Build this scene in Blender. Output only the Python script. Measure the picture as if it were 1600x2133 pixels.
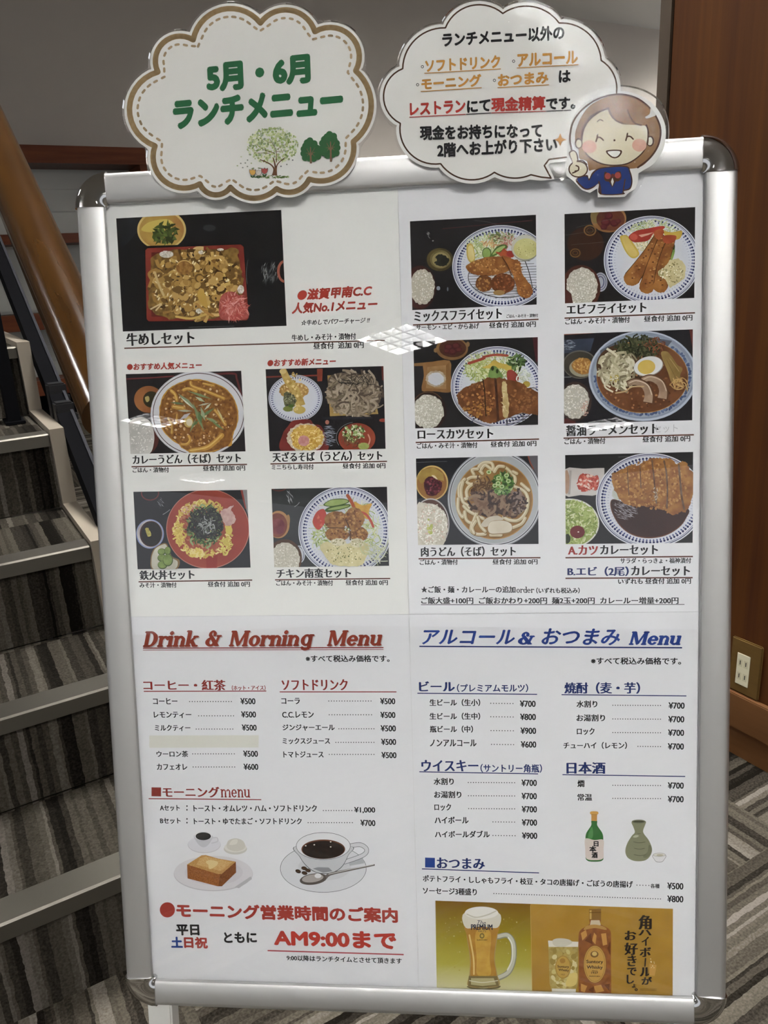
import bpy, bmesh, math, random
from mathutils import Matrix, Vector
S = bpy.context.scene
for o in list(bpy.data.objects): bpy.data.objects.remove(o)
COL = S.collection
# ------------------------------------------------------------------ camera
CAM_ROT = ((0.857841, -0.197826, 0.47431392), (-0.51127862, -0.23515258, 0.82661807), (-0.0519904, -0.95161344, -0.30286773))
CAM_LOC = Vector((0, 0, 1.0)); FPX = 1602.0
cam = bpy.data.cameras.new('camera'); cam.sensor_fit = 'VERTICAL'; cam.sensor_height = 24
cam.lens = FPX / 2133 * 24; cam.clip_start = .02
camo = bpy.data.objects.new('camera', cam); COL.objects.link(camo); S.camera = camo
camo.matrix_world = Matrix(((CAM_ROT[0][0], -CAM_ROT[0][1], -CAM_ROT[0][2], 0), (CAM_ROT[1][0], -CAM_ROT[1][1], -CAM_ROT[1][2], 0),
                            (CAM_ROT[2][0], -CAM_ROT[2][1], -CAM_ROT[2][2], 1.0), (0, 0, 0, 1)))
# ------------------------------------------------------------------ light
LAMP = 75.0          # radiance of the troffer diffusers
AMB = .35            # light from the rest of the building
S.view_settings.view_transform = 'Standard'; S.view_settings.look = 'None'; S.view_settings.gamma = 1
S.cycles.sample_clamp_indirect = 40
S.view_settings.exposure = 1.3; S.view_settings.use_curve_mapping = False
W = bpy.data.worlds.new('hall_light'); S.world = W; W.use_nodes = True
W.node_tree.nodes['Background'].inputs[0].default_value = (.95, .96, 1, 1)
W.node_tree.nodes['Background'].inputs[1].default_value = AMB
# ------------------------------------------------------------------ the plane of the sign
BM = Matrix(((0.81696596, 0.56270979, 0.12619162), (-0.57665785, 0.79928618, 0.16913699), (-0.00568818, -0.21094855, 0.97748062)))
BC = Vector((0.36994018, 0.6111277, 0.66845385))
EX, EY, EZ = (Vector(BM.col[i]) for i in range(3))
def ray(u, v):
    a, b = (u - 800) / FPX, (v - 1066.5) / FPX
    return Vector(tuple(r[0] * a + r[1] * b + r[2] for r in CAM_ROT))
def onboard(u, v, off):                      # a point of the sign's plane, in the sign's own metres
    d = ray(u, v); t = (BC + EY * off - CAM_LOC).dot(EY) / d.dot(EY)
    p = CAM_LOC + d * t - BC
    return p.dot(EX), p.dot(EZ)
# ------------------------------------------------------------------ materials
def s2l(c): c /= 255; return c / 12.92 if c <= .04045 else ((c + .055) / 1.055) ** 2.4
def hx(h): return tuple(int(h[i:i + 2], 16) for i in (0, 2, 4))
def lin(h, k=1.0): return tuple(min(.95, s2l(c) * k) for c in hx(h)) + (1,)
MATS = {}
def pbr(name, col, rough=.5, metal=0., coat=0., spec=.5, k=1.):
    if name in MATS: return MATS[name]
    m = bpy.data.materials.new(name); m.use_nodes = True; b = m.node_tree.nodes['Principled BSDF']
    b.inputs['Base Color'].default_value = lin(col, k); b.inputs['Roughness'].default_value = rough
    b.inputs['Metallic'].default_value = metal; b.inputs['Coat Weight'].default_value = coat
    b.inputs['Specular IOR Level'].default_value = spec
    MATS[name] = m; return m
INKK = .9
def dull(h, k, d=.10):                       # office printer inks are a little dull
    c = lin(h, k); y = .3 * c[0] + .59 * c[1] + .11 * c[2]; return tuple(v + (y - v) * d for v in c[:3]) + (1,)
def ink(h, h2=None, sc=400, k=None):         # printed colour, plain or mottled
    key = ('ink', h, h2, sc, k)
    if key in MATS: return MATS[key]
    k = INKK if k is None else k
    m = bpy.data.materials.new('ink_' + h + ('_' + h2 if h2 else '')); m.use_nodes = True; nt = m.node_tree; nt.nodes.clear()
    out = nt.nodes.new('ShaderNodeOutputMaterial'); d = nt.nodes.new('ShaderNodeBsdfDiffuse'); nt.links.new(d.outputs[0], out.inputs[0])
    d.inputs[0].default_value = dull(h, k)
    if h2:
        tc = nt.nodes.new('ShaderNodeTexCoord'); n = nt.nodes.new('ShaderNodeTexNoise'); n.inputs['Scale'].default_value = sc
        n.inputs['Detail'].default_value = 4; r = nt.nodes.new('ShaderNodeValToRGB')
        r.color_ramp.elements[0].position = .36; r.color_ramp.elements[1].position = .64
        r.color_ramp.elements[0].color = dull(h, k); r.color_ramp.elements[1].color = dull(h2, k)
        nt.links.new(tc.outputs['Object'], n.inputs['Vector']); nt.links.new(n.outputs[0], r.inputs[0]); nt.links.new(r.outputs[0], d.inputs[0])
    MATS[key] = m; return m
def inkgrad(name, z0, z1, stops):            # a printed vertical blend
    m = bpy.data.materials.new(name); m.use_nodes = True; nt = m.node_tree; nt.nodes.clear()
    out = nt.nodes.new('ShaderNodeOutputMaterial'); d = nt.nodes.new('ShaderNodeBsdfDiffuse'); nt.links.new(d.outputs[0], out.inputs[0])
    tc = nt.nodes.new('ShaderNodeTexCoord'); sp = nt.nodes.new('ShaderNodeSeparateXYZ'); mr = nt.nodes.new('ShaderNodeMapRange')
    mr.inputs[1].default_value = z0; mr.inputs[2].default_value = z1; r = nt.nodes.new('ShaderNodeValToRGB')
    while len(r.color_ramp.elements) < len(stops): r.color_ramp.elements.new(.5)
    for e, (p, c) in zip(r.color_ramp.elements, stops): e.position = p; e.color = lin(c, INKK)
    nt.links.new(tc.outputs['Object'], sp.inputs[0]); nt.links.new(sp.outputs[2], mr.inputs[0]); nt.links.new(mr.outputs[0], r.inputs[0]); nt.links.new(r.outputs[0], d.inputs[0])
    return m
def film(name, ior, rough, haze, wrinkle=0): # clear plastic sheet
    m = bpy.data.materials.new(name); m.use_nodes = True; nt = m.node_tree; nt.nodes.clear()
    out = nt.nodes.new('ShaderNodeOutputMaterial'); mx = nt.nodes.new('ShaderNodeMixShader'); t = nt.nodes.new('ShaderNodeBsdfTransparent')
    g = nt.nodes.new('ShaderNodeBsdfGlossy'); g.inputs['Roughness'].default_value = rough; g.inputs[0].default_value = (1, 1, 1, 1)
    f = nt.nodes.new('ShaderNodeFresnel'); f.inputs[0].default_value = ior
    if wrinkle:
        tc = nt.nodes.new('ShaderNodeTexCoord'); n = nt.nodes.new('ShaderNodeTexNoise'); n.inputs['Scale'].default_value = 170; n.inputs['Detail'].default_value = 3
        bp = nt.nodes.new('ShaderNodeBump'); bp.inputs['Strength'].default_value = wrinkle; bp.inputs['Distance'].default_value = .001
        nt.links.new(tc.outputs['Object'], n.inputs['Vector']); nt.links.new(n.outputs[0], bp.inputs['Height']); nt.links.new(bp.outputs[0], g.inputs['Normal'])
    m2 = nt.nodes.new('ShaderNodeMixShader'); df = nt.nodes.new('ShaderNodeBsdfDiffuse'); df.inputs[0].default_value = (.8, .8, .8, 1)
    m2.inputs[0].default_value = haze
    nt.links.new(t.outputs[0], m2.inputs[1]); nt.links.new(df.outputs[0], m2.inputs[2])
    nt.links.new(f.outputs[0], mx.inputs[0]); nt.links.new(m2.outputs[0], mx.inputs[1]); nt.links.new(g.outputs[0], mx.inputs[2]); nt.links.new(mx.outputs[0], out.inputs[0])
    return m
def emit(name, col, st):
    m = bpy.data.materials.new(name); m.use_nodes = True; nt = m.node_tree; nt.nodes.clear()
    out = nt.nodes.new('ShaderNodeOutputMaterial'); e = nt.nodes.new('ShaderNodeEmission'); e.inputs[0].default_value = col; e.inputs[1].default_value = st
    nt.links.new(e.outputs[0], out.inputs[0]); return m
def nodes(m): nt = m.node_tree; return nt, nt.nodes['Principled BSDF']
def mth(nt, op, a, b=None):
    n = nt.nodes.new('ShaderNodeMath'); n.operation = op
    for i, x in enumerate((a, b)):
        if x is None: continue
        if isinstance(x, (int, float)): n.inputs[i].default_value = x
        else: nt.links.new(x, n.inputs[i])
    return n.outputs[0]
def carpet(name, tiles=True, k=1.):                # striped loop-pile carpet tiles, alternate tiles turned
    m = bpy.data.materials.new(name); m.use_nodes = True; nt, b = nodes(m)
    tc = nt.nodes.new('ShaderNodeTexCoord'); sp = nt.nodes.new('ShaderNodeSeparateXYZ'); nt.links.new(tc.outputs['Object'], sp.inputs[0])
    x, y, z = sp.outputs
    wob = nt.nodes.new('ShaderNodeTexNoise'); wob.inputs['Scale'].default_value = 60; nt.links.new(tc.outputs['Object'], wob.inputs['Vector'])
    w = mth(nt, 'MULTIPLY', mth(nt, 'SUBTRACT', wob.outputs[0], .5), .006)
    if tiles:
        tx = mth(nt, 'FLOOR', mth(nt, 'MULTIPLY', mth(nt, 'ADD', x, -.15), 2)); ty = mth(nt, 'FLOOR', mth(nt, 'MULTIPLY', mth(nt, 'ADD', y, -.13), 2))
        par = mth(nt, 'FLOORED_MODULO', mth(nt, 'ADD', mth(nt, 'ADD', tx, ty), 1), 2)
        c = mth(nt, 'ADD', mth(nt, 'MULTIPLY', x, par), mth(nt, 'MULTIPLY', y, mth(nt, 'SUBTRACT', 1, par)))
        seed = mth(nt, 'ADD', mth(nt, 'MULTIPLY', tx, 7.3), mth(nt, 'MULTIPLY', ty, 3.1))
    else:
        c = x; seed = mth(nt, 'MULTIPLY', mth(nt, 'FLOOR', mth(nt, 'MULTIPLY', y, 4)), 5.7)
    c = mth(nt, 'ADD', c, w)
    def band(scale, add):
        wn = nt.nodes.new('ShaderNodeTexWhiteNoise'); wn.noise_dimensions = '2D'
        cb = nt.nodes.new('ShaderNodeCombineXYZ'); nt.links.new(mth(nt, 'FLOOR', mth(nt, 'MULTIPLY', c, scale)), cb.inputs[0]); nt.links.new(mth(nt, 'ADD', seed, add), cb.inputs[1])
        nt.links.new(cb.outputs[0], wn.inputs['Vector']); return wn.outputs['Value']
    v = mth(nt, 'ADD', mth(nt, 'MULTIPLY', band(42, 0), .55), mth(nt, 'MULTIPLY', band(105, 11), .45))
    nz = nt.nodes.new('ShaderNodeTexNoise'); nz.inputs['Scale'].default_value = 260; nz.inputs['Detail'].default_value = 3; nt.links.new(tc.outputs['Object'], nz.inputs['Vector'])
    v2 = mth(nt, 'ADD', v, mth(nt, 'MULTIPLY', mth(nt, 'SUBTRACT', nz.outputs[0], .5), .55))
    r = nt.nodes.new('ShaderNodeValToRGB'); cr = r.color_ramp
    cr.elements[0].position = .1; cr.elements[0].color = lin('15120e', k); cr.elements[1].position = .95; cr.elements[1].color = lin('78716a', k)
    for p, cc in ((.3, '2b2722'), (.5, '443f37'), (.7, '5a554b')):
        e = cr.elements.new(p); e.color = lin(cc, k)
    nt.links.new(v2, r.inputs[0]); nt.links.new(r.outputs[0], b.inputs['Base Color']); b.inputs['Roughness'].default_value = 1; b.inputs['Specular IOR Level'].default_value = .05
    bp = nt.nodes.new('ShaderNodeBump'); bp.inputs['Strength'].default_value = .5; bp.inputs['Distance'].default_value = .004
    nt.links.new(v2, bp.inputs['Height']); nt.links.new(bp.outputs[0], b.inputs['Normal'])
    return m
def wood(name, c1, c2, scale, rough, coat, ref='Object'):
    m = bpy.data.materials.new(name); m.use_nodes = True; nt, b = nodes(m)
    tc = nt.nodes.new('ShaderNodeTexCoord'); mp = nt.nodes.new('ShaderNodeMapping'); mp.inputs['Scale'].default_value = scale
    n = nt.nodes.new('ShaderNodeTexNoise'); n.inputs['Scale'].default_value = 1; n.inputs['Detail'].default_value = 7; n.inputs['Roughness'].default_value = .6
    r = nt.nodes.new('ShaderNodeValToRGB'); r.color_ramp.elements[0].position = .3; r.color_ramp.elements[1].position = .7
    r.color_ramp.elements[0].color = lin(c1); r.color_ramp.elements[1].color = lin(c2)
    nt.links.new(tc.outputs[ref], mp.inputs[0]); nt.links.new(mp.outputs[0], n.inputs['Vector']); nt.links.new(n.outputs[0], r.inputs[0]); nt.links.new(r.outputs[0], b.inputs['Base Color'])
    b.inputs['Roughness'].default_value = rough; b.inputs['Specular IOR Level'].default_value = .25; b.inputs['Coat Weight'].default_value = coat; b.inputs['Coat Roughness'].default_value = .07
    return m
# ------------------------------------------------------------------ object helpers
def link(name, me, mat=None, parent=None, loc=None):
    o = bpy.data.objects.new(name, me); COL.objects.link(o)
    if mat is not None and me is not None and not me.materials: me.materials.append(mat)
    if parent is not None: o.parent = parent
    if loc is not None: o.location = loc
    return o
def done(bm, name, mat, parent=None, loc=None, smooth=None):
    bmesh.ops.recalc_face_normals(bm, faces=bm.faces)
    me = bpy.data.meshes.new(name); bm.to_mesh(me); bm.free()
    if smooth is not None: me.shade_smooth(); me.set_sharp_from_angle(angle=math.radians(smooth))
    return link(name, me, mat, parent, loc)
def empty(name, loc, M=None):
    o = bpy.data.objects.new(name, None); COL.objects.link(o); o.empty_display_size = .05
    o.matrix_world = Matrix.Translation(loc) @ (M.to_4x4() if M else Matrix.Identity(4)); return o
def tag(o, label, cat, group=None, kind=None):
    o['label'] = label; o['category'] = cat
    if group: o['group'] = group
    if kind: o['kind'] = kind
    return o
def struct(o): o['kind'] = 'structure'; return o
def box(bm, x0, x1, y0, y1, z0, z1, bev=0):
    r = bmesh.ops.create_cube(bm, size=1); vs = r['verts']
    for v in vs: v.co = Vector((x0 + (v.co.x + .5) * (x1 - x0), y0 + (v.co.y + .5) * (y1 - y0), z0 + (v.co.z + .5) * (z1 - z0)))
    if bev:
        es = list({e for v in vs for e in v.link_edges}); bmesh.ops.bevel(bm, geom=es, offset=bev, segments=2, affect='EDGES')
    return vs
def boxo(name, mat, b, parent=None, bev=0, loc=None):
    bm = bmesh.new(); box(bm, *b, bev=bev); return done(bm, name, mat, parent, loc)
def prism(bm, pts, axis, a, b):              # 2D outline pushed along an axis
    def mk(p, t): return {'x': (t, p[0], p[1]), 'y': (p[0], t, p[1]), 'z': (p[0], p[1], t)}[axis]
    A = [bm.verts.new(mk(p, a)) for p in pts]; B = [bm.verts.new(mk(p, b)) for p in pts]; n = len(pts)
    bm.faces.new(A); bm.faces.new(B[::-1])
    for i in range(n): bm.faces.new((A[i], A[(i + 1) % n], B[(i + 1) % n], B[i]))
def tube(bm, path, r, seg=16):
    path = [Vector(p) for p in path]; rings = []
    for i, p in enumerate(path):
        d = (path[min(i + 1, len(path) - 1)] - path[max(i - 1, 0)]).normalized()
        u = d.cross(Vector((1, 0, 0)));  u = u if u.length > .1 else d.cross(Vector((0, 1, 0))); u.normalize(); w = d.cross(u)
        rings.append([bm.verts.new(p + (u * math.cos(a) + w * math.sin(a)) * r) for a in (2 * math.pi * k / seg for k in range(seg))])
    for A, B in zip(rings, rings[1:]):
        for k in range(seg): bm.faces.new((A[k], A[(k + 1) % seg], B[(k + 1) % seg], B[k]))
    bm.faces.new(rings[0]); bm.faces.new(rings[-1][::-1])
# ------------------------------------------------------------------ flat print on the sign
LAY = 4e-6
def clip(pts, q):
    c = (sum(p[0] for p in q) / len(q), sum(p[1] for p in q) / len(q)); n = len(q)
    for i in range(n):
        a, b = q[i], q[(i + 1) % n]
        def side(p): return (b[0] - a[0]) * (p[1] - a[1]) - (b[1] - a[1]) * (p[0] - a[0])
        sg = 1 if side(c) > 0 else -1; out = []
        for j in range(len(pts)):
            p, r = pts[j], pts[(j + 1) % len(pts)]; sp_, sr = side(p) * sg, side(r) * sg
            if sp_ >= 0: out.append(p)
            if (sp_ >= 0) != (sr >= 0):
                t = sp_ / (sp_ - sr); out.append((p[0] + t * (r[0] - p[0]), p[1] + t * (r[1] - p[1])))
        pts = out
        if len(pts) < 3: return []
    return pts
def smooth(pts, n=6, closed=True):
    out = []; N = len(pts); rng = range(N) if closed else range(N - 1)
    for i in rng:
        if closed: p0, p1, p2, p3 = (pts[(i + k) % N] for k in (-1, 0, 1, 2))
        else: p0, p1, p2, p3 = pts[max(i - 1, 0)], pts[i], pts[i + 1], pts[min(i + 2, N - 1)]
        for k in range(n):
            t = k / n
            out.append(tuple(.5 * (2 * p1[a] + (p2[a] - p0[a]) * t + (2 * p0[a] - 5 * p1[a] + 4 * p2[a] - p3[a]) * t * t + (3 * p1[a] - p0[a] - 3 * p2[a] + p3[a]) * t ** 3) for a in (0, 1)))
    if not closed: out.append(pts[-1])
    return out
class Print:
    def __init__(s, off, quad=None, crop=(0, 0, 1), seed=1):
        s.off, s.quad, s.crop = off, quad, crop; s.v, s.f, s.mi, s.mats, s.lay = [], [], [], [], 0; s.R = random.Random(seed)
    def px(s, p): return (s.crop[0] + p[0] / s.crop[2], s.crop[1] + p[1] / s.crop[2])
    def slot(s, m):
        if m not in s.mats: s.mats.append(m)
        return s.mats.index(m)
    def face(s, pts, m, lay=None):           # pts in the working frame
        pts = [s.px(p) for p in pts]
        if s.quad: pts = clip(pts, s.quad)
        if len(pts) < 3: return
        if lay is None: s.lay += 1; lay = s.lay
        y = s.off - lay * LAY; b = len(s.v)
        for u, v in pts:
            x, z = onboard(u, v, s.off); s.v.append((x, y, z))
        s.f.append(tuple(range(b, b + len(pts)))); s.mi.append(s.slot(m))
    poly = face
    def bg(s, m): q, c = s.quad, s.crop; s.face([((u - c[0]) * c[2], (v - c[1]) * c[2]) for u, v in q], m)
    def blob(s, pts, m, rough=0, n=6):
        p = smooth(pts, n)
        if rough: p = [(x + s.R.uniform(-rough, rough), y + s.R.uniform(-rough, rough)) for x, y in p]
        s.face(p, m)
    def ell(s, cx, cy, rx, ry, m, rot=0, rough=0, n=48, lay=None):
        c, d = math.cos(math.radians(rot)), math.sin(math.radians(rot)); out = []
        for k in range(n):
            a = 2 * math.pi * k / n; j = 1 + (s.R.uniform(-rough, rough) if rough else 0); x, y = rx * math.cos(a) * j, ry * math.sin(a) * j
            out.append((cx + x * c - y * d, cy + x * d + y * c))
        s.face(out, m, lay)
    def ring(s, cx, cy, rx, ry, w, m, a0=0, a1=360, n=48):
        s.lay += 1; L = s.lay
        for k in range(n):
            A, B = (math.radians(a0 + (a1 - a0) * t / n) for t in (k, k + 1))
            s.face([(cx + (rx - e) * math.cos(t), cy + (ry - e) * math.sin(t)) for t, e in ((A, 0), (B, 0), (B, w), (A, w))], m, L)
    def stroke(s, pts, w, m, taper=False, sm=True, cap=True, lay=None):
        if sm and len(pts) > 2: pts = smooth(pts, 7, False)
        N = len(pts); Lf, Rt = [], []
        for i, p in enumerate(pts):
            a, b = pts[max(i - 1, 0)], pts[min(i + 1, N - 1)]; dx, dy = b[0] - a[0], b[1] - a[1]; l = math.hypot(dx, dy) or 1
            if isinstance(w, tuple): h = (w[0] + (w[1] - w[0]) * i / (N - 1)) / 2
            else: h = w / 2
            if taper: h *= max(.08, math.sin(math.pi * (i + .15) / (N - 1 + .3)) if N > 2 else .5)
            Lf.append((p[0] - dy / l * h, p[1] + dx / l * h)); Rt.append((p[0] + dy / l * h, p[1] - dx / l * h))
        s.lay += 1 if lay is None else 0; L = s.lay if lay is None else lay
        for i in range(N - 1): s.face([Lf[i], Lf[i + 1], Rt[i + 1], Rt[i]], m, L)
        if cap and not taper and not isinstance(w, tuple):
            for e in (0, -1): s.ell(pts[e][0], pts[e][1], w / 2, w / 2, m, n=10, lay=L)
    def leaf(s, a, b, w, m, lay=None):       # a pointed sliver
        dx, dy = b[0] - a[0], b[1] - a[1]; l = math.hypot(dx, dy) or 1; nx, ny = -dy / l * w / 2, dx / l * w / 2; mx, my = (a[0] + b[0]) / 2, (a[1] + b[1]) / 2
        s.face([a, (mx + nx, my + ny), b, (mx - nx, my - ny)], m, lay)
    def scatter(s, cx, cy, rx, ry, n, ln, w, cols, kind='leaf', hole=0, ang=None):
        base = s.lay; ms = [ink(c) for c in cols]
        for i in range(n):
            a = s.R.uniform(0, 6.283); r = math.sqrt(s.R.uniform(hole * hole, 1)); x, y = cx + rx * r * math.cos(a), cy + ry * r * math.sin(a)
            t = s.R.uniform(0, 6.283) if ang is None else math.radians(ang + s.R.uniform(-25, 25)); l = ln * s.R.uniform(.6, 1.3) / 2; m = s.R.choice(ms); L = base + 1 + i % 30; ww = w * s.R.uniform(.7, 1.3)
            dx, dy = l * math.cos(t), l * math.sin(t)
            if kind == 'leaf': s.leaf((x - dx, y - dy), (x + dx, y + dy), ww, m, L)
            elif kind == 'dot': s.ell(x, y, l, l * s.R.uniform(.6, 1), m, rot=math.degrees(t), n=9, lay=L)
            elif kind == 'grain': s.ell(x, y, l, ww / 2, m, rot=math.degrees(t), n=7, lay=L)
            else:
                k = s.R.uniform(-.9, .9) * l
                s.stroke([(x - dx, y - dy), (x - dy / l * k, y + dx / l * k), (x + dx, y + dy)], ww, m, cap=False, lay=L)
        s.lay = base + 31
    def chunks(s, cx, cy, rx, ry, m1, cols, n=26, sc=18):   # fried crust: rough outline and crumbs
        s.ell(cx, cy, rx, ry, m1, rough=.05, n=40); s.scatter(cx, cy, rx * .85, ry * .85, n, sc, sc * .5, cols, 'dot')
    def rice(s, cx, cy, rx, ry, n=110, base='cfccc0', g=16):
        s.ell(cx, cy, rx, ry, ink(base, 'bcb8a8', 500), rough=.05)
        s.scatter(cx, cy, rx * .95, ry * .95, n, g, g * .42, ['e6e4da', 'd6d2c4', 'f0eee6', 'b8b2a0'], 'grain')
    def plate(s, cx, cy, rx, ry, n=64):
        s.ell(cx, cy, rx, ry, ink('d4d8e2'), n=72); s.ring(cx, cy, rx * .975, ry * .975, rx * .014, ink('2a3262'), n=72); s.ring(cx, cy, rx * .945, ry * .945, rx * .008, ink('48528a'), n=72)
        s.lay += 1; L = s.lay; b = ink('1c2660'); b2 = ink('4a5690'); b3 = ink('9aa0b8')
        for k in range(n):
            a = 2 * math.pi * k / n; c, d = math.cos(a), math.sin(a); r = rx * .018
            s.ell(cx + rx * .885 * c, cy + ry * .885 * d, r * 1.25, r * 1.25, b, n=8, lay=L)
            s.leaf((cx + rx * .87 * c, cy + ry * .87 * d), (cx + rx * .815 * c, cy + ry * .815 * d), r * 2, b2, L)
            s.leaf((cx + rx * .80 * c, cy + ry * .80 * d), (cx + rx * .75 * c, cy + ry * .75 * d), r * .6, b3, L)
    # lettering: fitted to the ink box whose lower corners are p0, p1 and whose height at p0 is h (photo pixels)
    def text(s, body, p0, p1, h, m, style='m', shear=0):
        vs, fs = glyphs(body, shear); D = {'g': [(0, 0)], 'm': [(-.034, -.012), (.034, .012), (-.034, .012), (.034, -.012), (0, 0)], 'mb': [(-.045, -.012), (0, .012), (.045, -.012), (0, 0), (-.022, 0), (.022, 0)],
             'b': [(-.03, 0), (.03, 0), (0, .022), (0, -.022), (0, 0)], 'p': [(.045 * math.cos(a * .7854), .045 * math.sin(a * .7854)) for a in range(8)] + [(0, 0)],
             'mm': [(-.05, -.009), (.05, .009), (0, 0), (-.025, 0), (.025, 0)],
             'x': [(.066 * math.cos(a * .7854), .066 * math.sin(a * .7854)) for a in range(8)] + [(.036, 0), (-.036, 0), (0, .036), (0, -.036)]}['mm' if style == 'm' and 18 <= h / s.crop[2] else style]
        xs = [v[0] for v in vs]; ys = [v[1] for v in vs]; e = max(d[0] for d in D); ey = max(abs(d[1]) for d in D)
        x0, x1, y0, y1 = min(xs) - e, max(xs) + e, min(ys) - ey, max(ys) + ey
        P0 = onboard(*s.px(p0), s.off); P1 = onboard(*s.px(p1), s.off); q = s.px(p0); hv = onboard(q[0], q[1] - h / s.crop[2], s.off); mi = s.slot(m)
        U = (P1[0] - P0[0], P1[1] - P0[1]); hh = hv[1] - P0[1]
        for dx, dy in D:
            s.lay += 1; y = s.off - s.lay * LAY; b = len(s.v)
            for vx, vy in vs:
                a = (vx + dx - x0) / (x1 - x0); c = (vy + dy - y0) / (y1 - y0)
                s.v.append((P0[0] + U[0] * a, y, P0[1] + U[1] * a + hh * c))
            for f in fs: s.f.append(tuple(i + b for i in f)); s.mi.append(mi)
    def line(s, a, b, w, m): s.stroke([a, b], w, m, sm=False, cap=False)
    def dots(s, a, b, m, step=5.2, r=1.1):
        n = max(2, int(math.hypot(b[0] - a[0], b[1] - a[1]) / step)); s.lay += 1
        for k in range(n + 1): s.ell(a[0] + (b[0] - a[0]) * k / n, a[1] + (b[1] - a[1]) * k / n, r, r, m, n=8, lay=s.lay)
    def build(s, name, parent):
        me = bpy.data.meshes.new(name); me.from_pydata(s.v, [], s.f)
        for m in s.mats: me.materials.append(m)
        me.polygons.foreach_set('material_index', s.mi); me.update()
        return link(name, me, None, parent)
GC = {}
def glyphs(body, shear):
    k = (body, shear)
    if k in GC: return GC[k]
    if body.startswith('#'): r = serif(body[1:], shear)
    else:
        c = bpy.data.curves.new('lettering', 'FONT'); c.body = body; c.size = 1; c.shear = shear; c.resolution_u = 3; c.fill_mode = 'FRONT'
        o = bpy.data.objects.new('lettering', c); COL.objects.link(o); bpy.context.view_layer.update()
        me = o.evaluated_get(bpy.context.evaluated_depsgraph_get()).to_mesh()
        r = ([(v.co.x, v.co.y) for v in me.vertices], [tuple(p.vertices) for p in me.polygons])
        bpy.data.objects.remove(o); bpy.data.curves.remove(c)
    GC[k] = r; return r
def serif(body, shear):                      # bold roman letters with serifs, built stroke by stroke
    V, F = [], []; X = .46; C = .67; T = .135; H = .05
    def quad(*p): b = len(V); V.extend(p); F.append(tuple(range(b, b + len(p))))
    def bar(x0, x1, y0, y1): quad((x0, y0), (x1, y0), (x1, y1), (x0, y1))
    def stem(x, y1, y0=0, foot=1, head=1):
        bar(x, x + T, y0, y1)
        if foot: bar(x - .05, x + T + .05, y0, y0 + H)
        if head: bar(x - .06, x + T, y1 - H, y1)
    def arc(cx, cy, rx, ry, tx, ty, a0, a1, n=20):
        for k in range(n):
            A, B = (math.radians(a0 + (a1 - a0) * t / n) for t in (k, k + 1))
            quad(*[(cx + (rx - e * tx) * math.cos(t), cy + (ry - e * ty) * math.sin(t)) for t, e in ((A, 0), (B, 0), (B, 1), (A, 1))])
    x = 0
    for ch in body:
        o = x
        if ch == 'D': stem(o + .05, C); bar(o, o + .3, C - H, C); bar(o, o + .3, 0, H); arc(o + .24, C / 2, .36, C / 2, T * 1.15, H, -90, 90); x += .68
        elif ch == 'M':
            bar(o + .05, o + .12, 0, C); bar(o, o + .2, 0, H); bar(o, o + .2, C - H, C); stem(o + .68, C); bar(o + .66, o + .87, C - H, C)
            quad((o + .05, C), (o + .21, C), (o + .47, .05), (o + .38, 0)); quad((o + .38, 0), (o + .47, .05), (o + .74, C), (o + .68, C)); x += .92
        elif ch in 'nrm':
            stem(o + .05, X); arc(o + .3, X - .2, .2, .2, T * .8, .07, 20 if ch == 'r' else 0, 150)
            if ch == 'r': arc(o + .42, X - .09, .07, .07, .07, .07, 0, 360, 12); x += .46
            else:
                bar(o + .5 - T, o + .5, 0, X - .19); bar(o + .5 - T - .04, o + .55, 0, H); x += .58
                if ch == 'm': arc(o + .68, X - .2, .2, .2, T * .8, .07, 0, 150); bar(o + .88 - T, o + .88, 0, X - .19); bar(o + .84 - T, o + .93, 0, H); x += .38
        elif ch == 'i': stem(o + .05, X); arc(o + .05 + T / 2, .6, .075, .075, .075, .075, 0, 360, 14); x += .28
        elif ch == 'u': stem(o + .05, X, .1, 0); arc(o + .27, .2, .22, .2, T * .8, .07, 180, 330); bar(o + .38, o + .38 + T, 0, X); bar(o + .38, o + .57, 0, H); bar(o + .33, o + .45, X - H, X); x += .58
        elif ch == 'k':
            stem(o + .05, C + .03); quad((o + .16, .2), (o + .4, X), (o + .5, X), (o + .22, .16)); quad((o + .2, .26), (o + .3, .31), (o + .52, 0), (o + .36, 0))
            bar(o + .34, o + .55, X - H, X); bar(o + .34, o + .58, 0, H); x += .6
        elif ch in 'oegdc0':
            hy = X if ch != '0' else C; w = .25
            if ch == 'e': arc(o + .26, X / 2, w, X / 2, T, .06, 0, 325); bar(o + .13, o + .48, X / 2 - .02, X / 2 + .035)
            elif ch == 'c': arc(o + .26, X / 2, w, X / 2, T, .06, 40, 320)
            else: arc(o + .26, hy / 2, w, hy / 2, T, .055, 0, 360, 28)
            if ch == 'd': bar(o + .38, o + .38 + T, 0, C + .03); bar(o + .38, o + .56, 0, H); bar(o + .31, o + .45, C - H, C + .03)
            if ch == 'g': bar(o + .37, o + .37 + T, -.08, X); arc(o + .28, -.06, .225, .13, T * .8, .06, 180, 360); bar(o + .42, o + .58, X - H, X)
            x += .56
        elif ch == '&':
            arc(o + .25, C - .16, .15, .16, .09, .05, -30, 215); arc(o + .24, .18, .24, .19, T, .06, 100, 345); quad((o + .1, C - .2), (o + .23, C - .2), (o + .62, 0), (o + .44, 0))
            quad((o + .42, .1), (o + .5, .06), (o + .6, X), (o + .54, X)); bar(o + .46, o + .66, X - .05, X); x += .72
        elif ch == ' ': x += .3
    return [(a + b * shear, b) for a, b in V], F
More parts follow.
